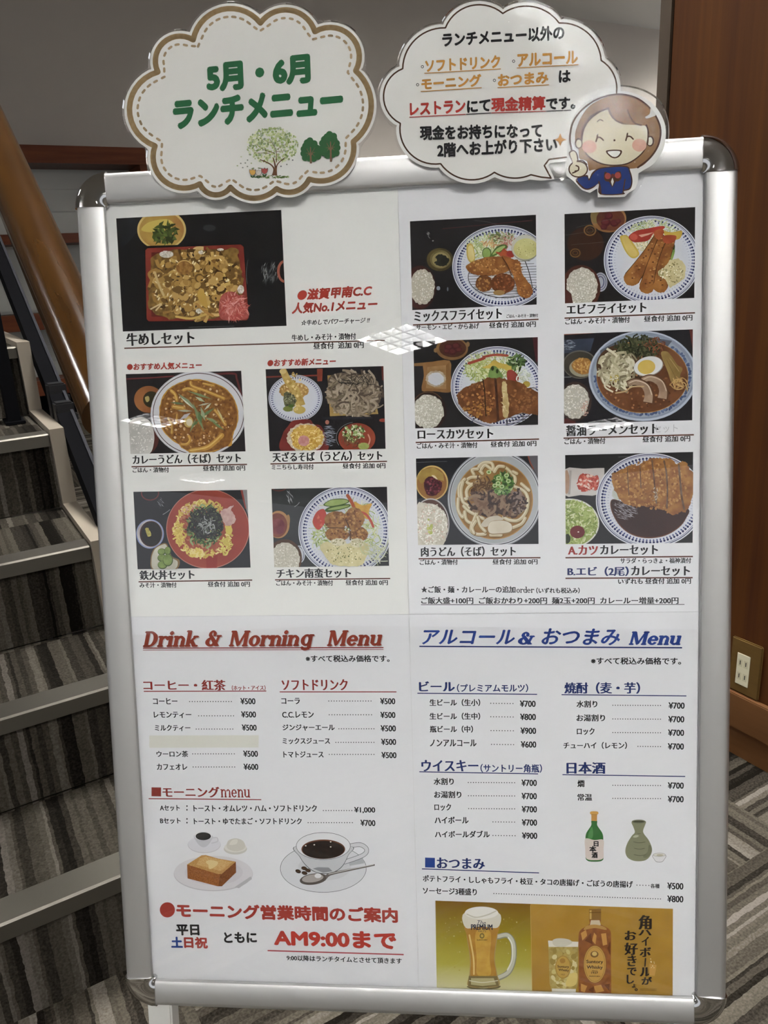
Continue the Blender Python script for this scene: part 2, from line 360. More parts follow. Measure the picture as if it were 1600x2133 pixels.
# ------------------------------------------------------------------ the room
CEIL = 3.4
M_CARPET = carpet('carpet_tiles', True, 1.1); M_STAIRCARPET = carpet('stair_carpet_shaded', False, .55)  # stairs use a darkened copy of the same carpet, shade put into its colour
M_WALL = pbr('grey_beige_wall', 'bcb4aa', .8); M_CEIL = pbr('white_ceiling', 'd8d6d0', .9)
M_WOODWALL = wood('veneer_wall', '42200a', '59330f', (34, 34, 1.1), .6, 0.)
M_TRIM = pbr('dark_trim', '4c4034', .5); M_BASE = wood('baseboard_wood', '5a3a20', '6c482a', (3, 2, 30), .5, .1)
M_DARKWOOD = wood('ledge_wood', '5a2c16', '763e20', (2, 20, 30), .45, .1)
M_PANEL = pbr('white_panel', 'c4c4bc', .35); M_BLACK = pbr('black_metal', '0e0e10', .8, spec=.03); M_STEEL = pbr('brushed_steel', '6a665e', .5, .9)
M_STRINGER = pbr('stringer_paint', '8a8072', .6)
struct(boxo('floor', M_CARPET, (-15, 10, -15, 6.9, -.06, 0)))
struct(boxo('ceiling', M_CEIL, (-15, 10, -15, 6.9, CEIL, CEIL + .08)))
struct(boxo('wall_back', M_WALL, (-15, 10, 6.9, 7.0, 0, CEIL)))
bm = bmesh.new(); box(bm, 1.287, 1.41, -9, 1.092, .0, CEIL); struct(done(bm, 'wall_right', M_WOODWALL))
struct(boxo('trim_1', M_TRIM, (1.283, 1.40, 1.0955, 1.12, 0, CEIL)))
bm = bmesh.new(); box(bm, 1.272, 1.2865, -9, 1.092, .066, .143, bev=.002); box(bm, 1.282, 1.2865, -9, 1.092, 0, .066)
struct(done(bm, 'baseboard_right', M_BASE))
# brown ledges with slatted tops, white panels between them, along the back wall
def ledge(n, z0, z1, slats):
    bm = bmesh.new(); y1 = 6.9; y0 = 6.52; xa, xb = -4, 1.79
    box(bm, xa, xb, y0, y0 + .05, z0, z1); box(bm, xa, xb, y0 + .05, y1, z0, z0 + .03)
    if slats:
        for k in range(5): box(bm, xa, xb, y0 + .07 + k * .06, y0 + .098 + k * .06, z0 + .03, z1 - .004)
    else: box(bm, xa, xb, y0 + .05, y1, z0 + .03, z1)
    return struct(done(bm, 'trim_%d' % n, M_DARKWOOD))
ledge(2, .185, .30, 1); ledge(3, .68, .80, 1); ledge(4, 1.30, 1.37, 0); ledge(5, 1.855, 1.975, 0)
bm = bmesh.new(); box(bm, 1.735, 1.79, 6.53, 6.9, 0, 1.855); struct(done(bm, 'trim_6', M_DARKWOOD))
for i, (z0, z1) in enumerate(((.30, .68), (.80, 1.30), (1.37, 1.855))):
    bm = bmesh.new(); box(bm, -4, 1.735, 6.87, 6.9, z0, z1)
    n = 3
    for k in range(n): box(bm, -4, 1.735, 6.855, 6.87, z0 + (z1 - z0) * (k + .1) / n, z0 + (z1 - z0) * (k + .86) / n, bev=.004)
    struct(done(bm, 'trim_%d' % (7 + i), M_PANEL))
struct(boxo('baseboard_back', M_BLACK, (-4, 1.735, 6.72, 6.9, 0, .185)))
# ------------------------------------------------------------------ ceiling lights with egg-crate louvres
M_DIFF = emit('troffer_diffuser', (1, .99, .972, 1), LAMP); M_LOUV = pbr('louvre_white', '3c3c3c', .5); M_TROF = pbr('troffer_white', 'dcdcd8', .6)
lamps = [(-3.87, -4.70, 'ceiling light over the hall nearest behind the viewer'), (-8.67, -4.93, 'ceiling light farther left along the same row'), (-12.6, -8.70, 'ceiling light in the far left corner of the hall'),
         (-4.0, -9.79, 'ceiling light in the second row straight behind the viewer'), (.85, 1.5, 'ceiling light added over the foot of the staircase'), (-.4, -1.9, 'ceiling light almost overhead of the menu reader'), (-.9, -2.72, 'ceiling light nearest above the reader of the menu'),  # the lamp over the staircase foot is added, unseen, to light treads and floor
         (-4.6, -.6, 'ceiling light added left of the staircase'), (8.4, 5.9, 'ceiling light added close to the back wall on the right'), (-2.6, 3.4, 'ceiling light added over the upper stairs'), (4.3, 4.9, 'ceiling light added before the middle of the back wall'), (.62, -9.7, 'ceiling light added farther back beside the wood wall')]  # this whole row is unseen lamps added to brighten hall, stairs and back wall
S_ = .325; first = None
def troffer():
    r = empty('ceiling_light', (0, 0, CEIL))
    bm = bmesh.new()
    for a, b, c, d in ((-S_ - .02, S_ + .02, -S_ - .02, -S_), (-S_ - .02, S_ + .02, S_, S_ + .02), (-S_ - .02, -S_, -S_, S_), (S_, S_ + .02, -S_, S_)): box(bm, a, b, c, d, -.085, -.001)
    done(bm, 'frame', M_TROF, r)
    boxo('diffuser', M_DIFF, (-S_, S_, -S_, S_, -.012, -.004), r)
    bm = bmesh.new()
    for k in range(1, 4): t = -S_ + 2 * S_ * k / 4; box(bm, t - .017, t + .017, -S_, S_, -.08, -.02); box(bm, -S_, S_, t - .017, t + .017, -.079, -.021)
    done(bm, 'louvre', M_LOUV, r); return r
for x, y, lab in lamps:
    if first is None: first = r = troffer()
    else:
        r = first.copy(); COL.objects.link(r)
        for ch in first.children: c = ch.copy(); COL.objects.link(c); c.parent = r
    r.location = (x, y, CEIL); tag(r, 'square white ' + lab, 'ceiling light', 'square ceiling lights with louvres')
# ------------------------------------------------------------------ staircase
ST = [(.995, .177), (1.243, .347), (1.50, .517), (1.82, .687), (2.15, .857), (3.05, 1.027), (3.36, 1.197)]
XL, XR = -1.45, .205
st = tag(empty('staircase', (0, .995, 0)), 'carpeted staircase with metal nosings left of the menu stand', 'staircase')
for i, (y, z) in enumerate(ST):
    yb = ST[i + 1][0] + .012 if i + 1 < len(ST) else y + 1.2
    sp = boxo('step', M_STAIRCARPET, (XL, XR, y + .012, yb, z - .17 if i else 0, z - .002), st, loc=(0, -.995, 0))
    bm = bmesh.new(); prism(bm, [(y, z - .026), (y, z - .001), (y + .003, z + .002), (y + .052, z + .002), (y + .052, z - .002), (y + .012, z - .002), (y + .012, z - .026)], 'x', XL, XR - .002)
    done(bm, 'nosing', M_STEEL, sp)
pts = [(ST[0][0] - .012, 0)]
for i, (y, z) in enumerate(ST): pts += [(y - .012, z + .013), ((ST[i + 1][0] if i + 1 < len(ST) else y + 1.2) - .012, z + .013)]
pts += [(ST[-1][0] + 1.19, 0)]
bm = bmesh.new(); prism(bm, pts, 'x', XR, XR + .030); done(bm, 'stringer', M_STRINGER, st, (0, -.995, 0))
# black channel rail fixed along the outside of the stringer
def rl(y, x=.24): return Vector((x, y, .563 + (y - 1.63) * .5166))
rr = tag(empty('stair_channel_rail', (.24, 1.2, 0)), 'slim black metal channel running down the outer side of the stairs', 'rail')
off = (-.24, -1.2, 0)
def slant(bm, y0, y1, xa, xb, za, zb):
    A, B = rl(y0), rl(y1); vs = box(bm, xa, xb, 0, 1, za, zb)
    for v in vs: P = A.lerp(B, v.co.y); v.co = Vector((v.co.x, P.y, P.z + v.co.z))
bm = bmesh.new(); slant(bm, 1.12, 3.6, .2365, .2665, -.024, .024); done(bm, 'channel', M_BLACK, rr, off)
bm = bmesh.new(); slant(bm, 1.12, 3.6, .2665, .273, -.012, .03); done(bm, 'edge_strip', pbr('channel_edge', '2e2e32', .6, spec=.1), rr, off)
bm = bmesh.new()
for y in (1.98, 1.91): P = rl(y); box(bm, .2355, .277, P.y - .022, P.y + .022, P.z - .05, P.z + .036, bev=.004); box(bm, .277, .284, P.y - .008, P.y + .008, P.z - .01, P.z + .006, bev=.002)
done(bm, 'bracket', pbr('bracket_black', '101012', .5), rr, off)
# wooden handrail on black posts
HX = .168
def hr(y): return Vector((HX, y, .971 + (y - 1.07) * .604))
hd = tag(empty('handrail', (HX, 1.9, .687)), 'thick round varnished wooden handrail sloping down left of the menu stand', 'handrail')
ho = (-HX, -1.9, -.687); M_RAIL = wood('varnished_rail', '2b1a0a', '432b12', (30, 3, 5), .16, 0.)
bm = bmesh.new(); tube(bm, [hr(.885), hr(.9), hr(1.4), hr(2.0), hr(2.6), hr(3.4)], .0335, 28); done(bm, 'rail', M_RAIL, hd, ho, 60)
def post(y, x, z):
    bm = bmesh.new(); box(bm, x - .014, x + .014, y - .03, y + .03, z, hr(y).z - .03); box(bm, x - .022, x + .022, y - .042, y + .042, z, z + .006)
    return done(bm, 'post', M_BLACK, hd, ho)
post(2.07, .16, .687)
# ------------------------------------------------------------------ wall outlet
ow = tag(empty('wall_outlet', (1.287, .8245, .2)), 'double wall outlet in a brown plate low on the wood wall', 'outlet'); oo = (-1.287, -.8245, -.2)
boxo('plate', wood('outlet_plate', '5c4422', '68502a', (8, 8, 40), .45, .1), (1.280, 1.2868, .7915, .858, .1445, .2617), ow, .0025, oo)
ins = boxo('socket_insert', pbr('ivory_plastic', 'd8d2b8', .4), (1.2785, 1.2802, .8142, .8423, .164, .232), ow, .0006, oo)
for zc in (.2125, .1835):
    for yc in (.8345, .8220):
        boxo('socket_face', pbr('ivory_face', 'c8c2a4', .4), (1.27835, 1.27855, yc - .0045, yc + .0045, zc - .0085, zc + .0075), ins)
        boxo('slot', pbr('slot_black', '0c0c0c', .6), (1.2782, 1.2790, yc - .0009, yc + .0009, zc - .0045, zc + .0045), ins)
# ------------------------------------------------------------------ the menu stand
HW, HH, CW = .321, .4445, .033
BASE = BC - EZ * .70; BASE = Vector((BC.x + EY.x * -.15, BC.y + EY.y * -.15, 0))
stand = tag(empty('menu_stand', BASE, BM), 'silver framed A-shaped menu stand with chrome corners standing on the carpet', 'sign stand')
SO = tuple(BM.transposed() @ (BC - BASE))
M_ALU = pbr('silver_frame', 'cececd', .52, 1.); M_CHROME = pbr('chrome', 'c8c8c8', .08, 1.); M_INNER = pbr('frame_inner', 'b8b8bc', .4, .4)
PROF = [(0, .022), (0, .005), (.0012, .0022), (.0035, .0006), (.0065, 0), (.026, .001), (.0288, .0028), (.0298, .0055), (.0292, .0066), (.0215, .0066), (.0215, .022)]
def rail(length, M):
    bm = bmesh.new(); prism(bm, PROF, 'z', -length, length); bm.transform(M); o = done(bm, 'frame_rail', M_ALU, stand, SO, 35); return o
for sx in (1, -1):
    rail(HH - CW, Matrix(((-sx, 0, 0, sx * HW), (0, 1, 0, 0), (0, 0, 1, 0), (0, 0, 0, 1))))
    rail(HW - CW, Matrix(((0, 0, 1, 0), (0, 1, 0, 0), (-sx, 0, 0, sx * HH), (0, 0, 0, 1))))
for sx in (1, -1):
    for sz in (1, -1):
        bm = bmesh.new(); cp = [(CW + .0015, .022), (CW + .0015, .004), (CW, .0012), (CW - .003, -.0008), (CW - .006, -.0016), (.013, -.0004), (.005, .0012), (.0015, .004), (.0012, .022)]
        rings = []
        for k in range(13):
            a = math.radians(90 * k / 12); rings.append([bm.verts.new((r * math.cos(a), y, r * math.sin(a))) for r, y in cp])
        n = len(cp)
        for A, B in zip(rings, rings[1:]):
            for k in range(n): bm.faces.new((A[k], A[(k + 1) % n], B[(k + 1) % n], B[k]))
        bm.faces.new(rings[0]); bm.faces.new(rings[-1][::-1])
        bm.transform(Matrix(((sx, 0, 0, sx * (HW - CW)), (0, 1, 0, 0), (0, 0, sz, sz * (HH - CW)), (0, 0, 0, 1))))
        done(bm, 'corner_cap', M_CHROME, stand, SO, 40)
boxo('back_panel', pbr('backing_board', 'c8c8c8', .7), (-.2985, .2985, .0105, .0135, -.422, .422), stand, loc=SO)
cv = boxo('cover_sheet', film('clear_cover', 1.42, .008, .004), (-.2975, .2975, .0046, .0049, -.4215, .4215), stand, loc=SO); cv['label'] = 'clear plastic cover sheet over the menus'
# legs: the front pair carries the frame, the back pair folds out behind it
M_LEG = pbr('leg_white', 'd0d0cc', .45, .3); M_FOOT = pbr('black_rubber', '141414', .8)
zf = -(BC.z - .012) / BM[2][2]
for sx in (1, -1):
    xa, xb = (sx * .308, sx * .280) if sx < 0 else (.280, .308)
    lg = boxo('front_leg', M_LEG, (xa, xb, .0225, .045, zf - .004, .40), stand, .002, SO)
    boxo('rubber_foot', M_FOOT, (xa - .001, xb + .001, .0215, .046, zf - .011, zf - .0041), lg)
top = Vector((0, .048, .40)); ang = math.radians(24); Lb = .0
Rz = Matrix.Translation(top) @ Matrix.Rotation(ang, 4, 'X')
wz = BM @ (Rz.to_3x3() @ Vector((0, 0, -1))); hz = (BC + BM @ top).z; Lb = (hz - .014) / -wz.z
for sx in (1, -1):
    xa, xb = (-.262, -.236) if sx < 0 else (.236, .262)
    bm = bmesh.new(); box(bm, xa, xb, 0, .022, -Lb, 0, bev=.002); bm.transform(Rz); lg = done(bm, 'back_leg', M_LEG, stand, SO)
    bm = bmesh.new(); box(bm, xa - .001, xb + .001, -.001, .023, -Lb - .006, -Lb - .0001); bm.transform(Rz); done(bm, 'rubber_foot', M_FOOT, lg)
bm = bmesh.new(); box(bm, -.2355, .2355, .002, .02, -.66, -.635); bm.transform(Rz); done(bm, 'cross_bar', M_LEG, stand, SO)
# ------------------------------------------------------------------ the four printed sheets behind the cover
OFF = .0082
def sheet(x0, x1, z0, z1, label, mat, y=OFF):
    bm = bmesh.new(); box(bm, x0, x1, y, y + .0004, z0, z1); o = done(bm, 'menu_sheet', mat); o.matrix_world = Matrix.Translation(BC) @ BM.to_4x4()
    return tag(o, label, 'menu sheet')
PAPER = ink('dcddda', k=1); PAPER2 = ink('d4d5d8', k=1)
SX, SZ = .0031, -.0075
shA = sheet(-.2965, SX - .0006, SZ + .0003, .4205, 'upper left menu sheet with the boxed beef rice photo and four smaller dish photos', PAPER)
shB = sheet(SX - .0003, .2965, SZ + .0003, .4205, 'upper right menu sheet with six dish photos in two columns', ink('dadbde', k=1), OFF + .0005)
shC = sheet(-.2965, SX - .0006, -.4205, SZ, 'lower left menu sheet headed Drink & Morning Menu in red-brown', PAPER2, OFF + .0005)
shD = sheet(SX - .0003, .2965, -.4205, SZ, 'lower right menu sheet with blue heading and beer and highball advertisement', PAPER2)
BLK = ink('1c1c1e', k=1); RED = ink('b03426'); BRN = ink('5e301a'); DRED = ink('8e2a22'); NAVY = ink('1e2f6a'); BLU = ink('1c3f8c'); GRN = ink('1f6b40')
def caption(par, items, off, name='dish_caption'):
    t = Print(off)
    for i in items:
        if i[0] == 'L': t.line(i[1], i[2], i[3], i[4])
        else: t.text(*i)
    t.build(name, par)
OA, OB = OFF - 1e-5, OFF + .00049
cap = lambda *a: caption(*a)
HIRU = '昼食付 追加 0円'
# --- sheet A captions
cap(shA, [('牛めしセット', (264, 721), (406, 716.5), 27, BLK), ('牛めし・みそ汁・漬物付', (608, 710.5), (742, 707), 13.5, BLK), ('昼食付  追加 0円', (653, 727.5), (758, 725), 13.5, BLK), ('L', (259, 725.5), (802, 708.8), 2.6, BRN)], OA)
t = Print(OA); t.text('●滋賀甲南C.C', (620, 627), (776, 616.5), 24, RED, 'p', .2); t.text('人気No.1メニュー', (608, 654.5), (787, 645), 24, RED, 'p', .2); t.text('☆牛めしでパワーチャージ !!', (628, 678.5), (771, 672.5), 12, BLK, 'b', .25); t.build('slogan', shA)
cap(shA, [('●おすすめ人気メニュー', (265, 772), (421, 768), 15, RED, 'p', .1)], OA, 'slogan')
cap(shA, [('カレーうどん（そば）セット', (276.5, 968), (502.5, 964), 20.5, BLK), ('L', (274, 972.3), (514.7, 967.3), 2.6, BRN), ('ごはん・漬物付', (276.5, 984.7), (352.5, 984), 11, BLK), (HIRU, (423, 981.3), (511, 980.3), 11.5, BLK)], OA)
cap(shA, [('●おすすめ新メニュー', (557.5, 764), (700, 760), 15.5, RED, 'p', .15)], OA, 'slogan')
cap(shA, [('天ざるそば（うどん）セット', (568, 963), (797, 959), 21, BLK), ('L', (563.4, 966.4), (806.4, 961), 2.6, BRN), ('ミニちらし寿司付', (566, 978.7), (653.8, 977.7), 11, BLK), (HIRU, (714, 976.3), (803.3, 975.5), 11.5, BLK)], OA)
cap(shA, [('鉄火丼セット', (291, 1208.5), (406, 1206.6), 20, BLK), ('L', (288.6, 1211.9), (525.5, 1208.3), 2.6, BRN), ('みそ汁・漬物付', (291, 1224.4), (368.4, 1224), 11, BLK), (HIRU, (433, 1222.8), (521, 1222.2), 11.5, BLK)], OA)
cap(shA, [('チキン南蛮セット', (576, 1204.4), (732, 1203.5), 20, BLK), ('L', (573, 1207.9), (813, 1205), 2.6, BRN), ('ごはん・みそ汁・漬物付', (575.6, 1220.2), (694, 1220), 11.5, BLK), (HIRU, (720, 1219.3), (808.3, 1219), 11.5, BLK)], OA)
# --- sheet B captions
GM = 'ごはん・みそ汁・漬物付'
cap(shB, [('ミックスフライセット', (863, 671), (1046, 664.5), 23, BLK), (GM, (1055, 662.5), (1121, 660.6), 7.5, BLK), ('L', (860.3, 677), (1122, 665.2), 2.8, BRN), ('サーモン・エビ・からあげ', (867, 688.3), (998.5, 684.8), 12, BLK), (HIRU, (1019, 684), (1116.5, 681), 12.5, BLK)], OB)
cap(shB, [('エビフライセット', (1180, 656), (1347, 651), 22, BLK), ('L', (1176, 662.8), (1448, 651.6), 2.8, BRN), (GM, (1177.6, 676.4), (1312.4, 672), 12.5, BLK), (HIRU, (1341.4, 670.6), (1442.6, 667.6), 12.5, BLK)], OB)
cap(shB, [('ロースカツセット', (870, 915.7), (1028, 913.8), 21, BLK), ('L', (866, 921.7), (1123, 914.6), 2.8, BRN), (GM, (868.5, 935), (995, 933), 12, BLK), (HIRU, (1022, 931.6), (1117.7, 929.3), 12, BLK)], OB)
cap(shB, [('醤油ラーメンセット', (1179, 909), (1372, 904), 23, BLK), ('セット', (1362, 902), (1412, 900), 16, ink('bcbcc0'), 'g'), ('L', (1174, 912.8), (1445.6, 905.6), 2.8, BRN), ('ごはん・漬物付', (1176, 926), (1261.4, 924.4), 12.5, BLK), (HIRU, (1338.4, 921.6), (1438, 919.4), 12.5, BLK)], OB)
cap(shB, [('肉うどん（そば）セット', (877, 1160), (1075, 1158.6), 21, BLK), ('L', (872, 1164), (1126, 1161.7), 2.8, BRN), ('ごはん・漬物付', (874.5, 1177), (954, 1176.5), 11.5, BLK), (HIRU, (1026, 1176), (1120, 1175.7), 11.5, BLK)], OB)
cap(shB, [('A.カツ', (1183, 1156), (1246, 1156), 20, ink('a02a22')), ('カレーセット', (1250, 1156), (1371, 1155.6), 20.5, BLK), ('L', (1178, 1161.8), (1443.6, 1159.2), 2.8, BRN), ('サラダ・らっきょ・福神漬付', (1292, 1173.8), (1440, 1173.2), 11.5, BLK),
    ('B.エビ（2尾）', (1182, 1200), (1310, 1200), 20, NAVY), ('カレーセット', (1314.4, 1199.6), (1437.6, 1199.6), 20.5, BLK), ('L', (1178, 1204.6), (1443, 1203.2), 2.8, BRN), ('いずれも 昼食付 追加 0円', (1287.6, 1217), (1439.4, 1216), 12, BLK)], OB)
t = Print(OB); t.text('★ご飯・麺・カレールーの追加', (877.5, 1235), (1074, 1235), 14, BLK); t.text('#order', (1076, 1235), (1113, 1235), 13, BLK, 'g'); t.text('（いずれも税込み）', (1117, 1236), (1208, 1236), 12, BLK)
t.text('ご飯大盛+100円  ご飯おかわり+200円  麺2玉+200円  カレールー増量+200円', (877.5, 1258), (1413.5, 1258), 14, BLK); t.line((877, 1259.6), (1426, 1259), 1.3, BLK); t.build('order_note', shB)
# --- sheet C
def row(par, off, name, a, b, h, d0, d1, price, c, d, hp=13):
    t = Print(off); t.text(name, a, b, h, BLK, 'b' if h < 0 else 'm'); t.dots(d0, d1, BLK); t.text(price, c, d, hp, BLK, 'm'); t.build('menu_row', par)
OC, OD = OFF + .00049, OFF - 1e-5
t = Print(OC)
sh = ink('b9b4b4')
for dx, dy, m in ((1.6, 1.8, sh), (0, 0, ink('963a26'))):
    for body, a, b, h in (('#Drink', (297.5 + dx, 1348 + dy), (416 + dx, 1347.4 + dy), 34.5), ('#&', (428 + dx, 1347 + dy), (464 + dx, 1346.6 + dy), 34), ('#Mornin', (476.5 + dx, 1346.8 + dy), (624 + dx, 1346 + dy), 33.5), ('#g', (626 + dx, 1355 + dy), (657 + dx, 1354.8 + dy), 34), ('#Menu', (681 + dx, 1346 + dy), (797.5 + dx, 1345 + dy), 33)):
        t.text(body, a, b, h, m, 'b', .27)
for y in (1350, 1354): t.line((298, y), (799, y - 1.3), 2.2 if y == 1350 else 1.2, DRED)
t.text('※すべて税込み価格です。', (637, 1379), (812, 1379), 14.5, BLK, 'b'); t.build('heading', shC)
t = Print(OC); t.text('コーヒー・紅茶', (299, 1438.3), (471, 1438.3), 22, DRED, 'mb'); t.text('（ホット・アイス）', (483, 1438.2), (553.5, 1438), 10.5, DRED); t.line((299.5, 1440), (554.7, 1439.3), 2, DRED); t.build('section_title', shC)
t = Print(OC); t.text('ソフトドリンク', (587, 1437.7), (725, 1437.7), 23, DRED, 'mb'); t.line((582.6, 1441.3), (826, 1441.3), 2, DRED); t.build('section_title', shC)
Y5 = '¥500'
for n, a, b, y, d0, d1, dy, p, c, d, py in (('コーヒー', 319, 370, 1467, 395, 482, 1461.3, Y5, 501, 532.6, 1467), ('レモンティー', 320.6, 399, 1495.7, 414, 486.6, 1491, Y5, 502.5, 533.7, 1494.6), ('ミルクティー', 322.8, 397, 1522.8, 408.7, 485, 1518.5, Y5, 504, 535, 1522),
    ('ウーロン茶', 326.4, 392.4, 1577, 401.4, 488, 1570.3, Y5, 507, 537.7, 1576.5), ('カフェオレ', 327, 390.5, 1603.7, 402.5, 489, 1597.5, '¥600', 507.6, 538.4, 1603.7),
    ('コーラ', 586.3, 625, 1466.7, 685, 773, 1460.3, Y5, 792, 823.7, 1467), ('C.C.レモン', 588, 654, 1495, 686, 774, 1488.8, Y5, 792.5, 824, 1495.7), ('ジンジャーエール', 588.8, 697.5, 1522, 706, 779, 1518, Y5, 793, 825, 1523.6),
    ('ミックスジュース', 588.8, 687.8, 1550, 699.7, 779, 1546.4, Y5, 794, 825.5, 1551.8), ('トマトジュース', 590.6, 674.3, 1578, 686, 779, 1571.4, Y5, 794.7, 826.2, 1579.4)):
    row(shC, OC, n, (a, y), (b, y), 13, (d0, dy), (d1, dy), p, (c, py), (d, py))
t = Print(OC - .0001); t.poly([(311, 1532), (539, 1531.4), (538.5, 1557), (311, 1557.6)], ink('d6d6cc')); t.build('blank_sticker', shC)
t = Print(OC); t.poly([(315.6, 1640), (335.6, 1640.4), (335.6, 1659), (315.6, 1658.6)], DRED); t.text('モーニング', (339, 1660.8), (458, 1661), 22, DRED, 'mb'); t.text('#menu', (460, 1661), (521.6, 1661.3), 17, DRED, 'g'); t.line((309.6, 1663.6), (544.4, 1665.6), 2, DRED); t.build('section_title', shC)
for s_, a, b, y, body, c, d, d0, d1, dy, p, e, f, py in (('Aセット', 333.5, 374.8, 1689, 'トースト・オムレツ・ハム・ソフトドリンク', 403.3, 660.5, 673.7, 733, 1688.3, '¥1,000', 738, 782, 1694), ('Bセット', 333.8, 376.6, 1715.8, 'トースト・ゆでたまご・ソフトドリンク', 404, 629, 642, 734, 1713.6, '¥700', 751, 782.3, 1720.5)):
    t = Print(OC); t.text(s_, (a, y), (b, y), 12, BLK); t.ell(389.5, y - 2.2, 1.6, 1.6, BLK, n=10); t.ell(389.5, y - 10, 1.6, 1.6, BLK, n=10)
    t.text(body, (c, y + 1.4), (d, y + 1.4), 13.5, BLK); t.dots((d0, dy), (d1, dy), BLK); t.text(p, (e, py), (f, py + .3), 13, BLK); t.build('menu_row', shC)
t = Print(OC); R2 = ink('a83226'); t.ell(348.7, 1895.2, 15.8, 15.8, R2); t.text('モーニング営業時間のご案内', (368, 1911.5), (829.3, 1922.6), 31, R2, 'p')
t.text('平日', (367.5, 1948.5), (416, 1948.8), 23, BLK, 'p'); t.text('土', (357, 1974), (381.3, 1974.3), 23, BLU, 'p'); t.text('日祝', (384, 1974.7), (433.5, 1976), 24, R2, 'p'); t.text('ともに', (467, 1964.4), (535.7, 1964), 23, BLK, 'p')
t.text('AM9:00まで', (571, 1970), (826.4, 1977.8), 36, ink('bc3020'), 'p'); t.line((557.5, 1979.8), (841, 1988.2), 2.6, ink('b04048')); t.text('9:00以降はランチタイムとさせて頂きます', (597.4, 2000.8), (837.3, 2007.7), 12, BLK, 'b'); t.build('hours_notice', shC)
# printed breakfast picture and coffee cup
t = Print(OC, None, (360, 1710, 3.636), 7)
wh, gy = ink('dcdcde'), ink('b9b9be')
t.ell(238, 180, 125, 64, ink('c2c2c8')); t.ell(238, 176, 122, 62, ink('d4d4da')); t.blob([(166, 105), (180, 160), (215, 195), (250, 195), (285, 160), (297, 110)], ink('c0c0c6')); t.ell(230, 112, 66, 36, wh); t.ell(231, 116, 58, 30, ink('2a2a2c')); t.stroke([(296, 128), (335, 128), (338, 155), (295, 168)], 9, ink('c4c4ca'))
t.ell(474, 212, 88, 42, ink('c4c2ba')); t.ell(474, 200, 84, 38, ink('d6d4cc')); t.blob([(412, 205), (420, 150), (480, 132), (535, 155), (545, 205), (480, 230)], ink('c8c5ba')); t.blob([(430, 180), (450, 145), (490, 142), (480, 175)], ink('d8d5ca'))
t.ell(307, 400, 300, 132, ink('bdbbc0')); t.ell(307, 394, 298, 130, ink('d2d0d4')); t.ell(310, 390, 220, 95, ink('c9c7cc')); t.poly([(470, 500), (590, 420), (600, 440), (500, 510)], ink('b4b2b6'))
t.poly([(108, 330), (112, 435), (340, 495), (372, 495), (480, 390), (478, 308), (360, 395)], ink('a8682a', '8a4e1c', 900)); t.poly([(360, 395), (478, 308), (480, 390), (372, 495), (345, 495)], ink('8e5220', '744016', 900))
t.poly([(108, 330), (218, 260), (250, 258), (345, 285), (478, 308), (370, 402), (340, 402)], ink('c89a52', 'b48440', 900)); t.poly([(205, 285), (245, 268), (450, 312), (365, 378), (345, 375), (180, 330)], ink('d4b070', 'c49850', 900)); t.blob([(250, 310), (285, 296), (340, 310), (330, 340), (280, 365), (270, 335)], ink('dcc488'))
ln = ink('3a3a3e')
t.ell(1140, 360, 327, 182, ln, n=64); t.ell(1140, 360, 324, 179, ink('d2d4d8'), n=64); t.ell(1150, 350, 200, 100, ink('c8cace')); t.poly([(1330, 300), (1440, 280), (1450, 320), (1340, 340)], ink('aeb0b4'))
t.stroke([(1335, 190), (1420, 180), (1468, 215), (1440, 260), (1300, 312)], 34, ln); t.stroke([(1335, 190), (1420, 180), (1468, 215), (1440, 260), (1300, 312)], 28, ink('cfd0d4'))
t.blob([(935, 190), (960, 270), (1020, 350), (1100, 395), (1200, 395), (1280, 350), (1330, 260), (1346, 190)], ln); t.blob([(939, 190), (964, 270), (1022, 346), (1100, 391), (1200, 391), (1278, 346), (1327, 260), (1342, 190)], ink('c4c6ca')); t.poly([(1060, 360), (1100, 350), (1180, 352), (1210, 380), (1140, 392)], ink('8e9094'))
t.ell(1140, 190, 206, 104, ln, n=64); t.ell(1140, 190, 203, 101, ink('dcdde0'), n=64); t.ell(1140, 214, 166, 74, ink('6a3c24')); t.ell(1140, 218, 158, 68, ink('1e1614', '2c1e18', 300))
for x, y in ((1007, 188), (1072, 180), (1196, 158), (1196, 196)): t.ell(x, y, 6, 4, ink('e8ddd0'))
for x, y, r in ((950, 381, 20), (995, 358, 12), (1024, 374, 16), (998, 394, 14)): t.ell(x, y, 22, 14, ink('3c2818'), r); t.line((x - 14, y + 2), (x + 14, y - 4), 3, ink('6a4a30'))
t.ell(1065, 440, 104, 42, ink('5c544e'), -8); t.ell(1060, 434, 82, 30, ink('a8a09a'), -8); t.ell(1100, 415, 26, 18, wh); t.stroke([(1160, 425), (1200, 400), (1350, 368), (1530, 332)], (26, 12), ink('6c6660')); t.stroke([(1180, 402), (1350, 364), (1520, 329)], 5, ink('cac8c4')); t.build('breakfast_picture', shC)
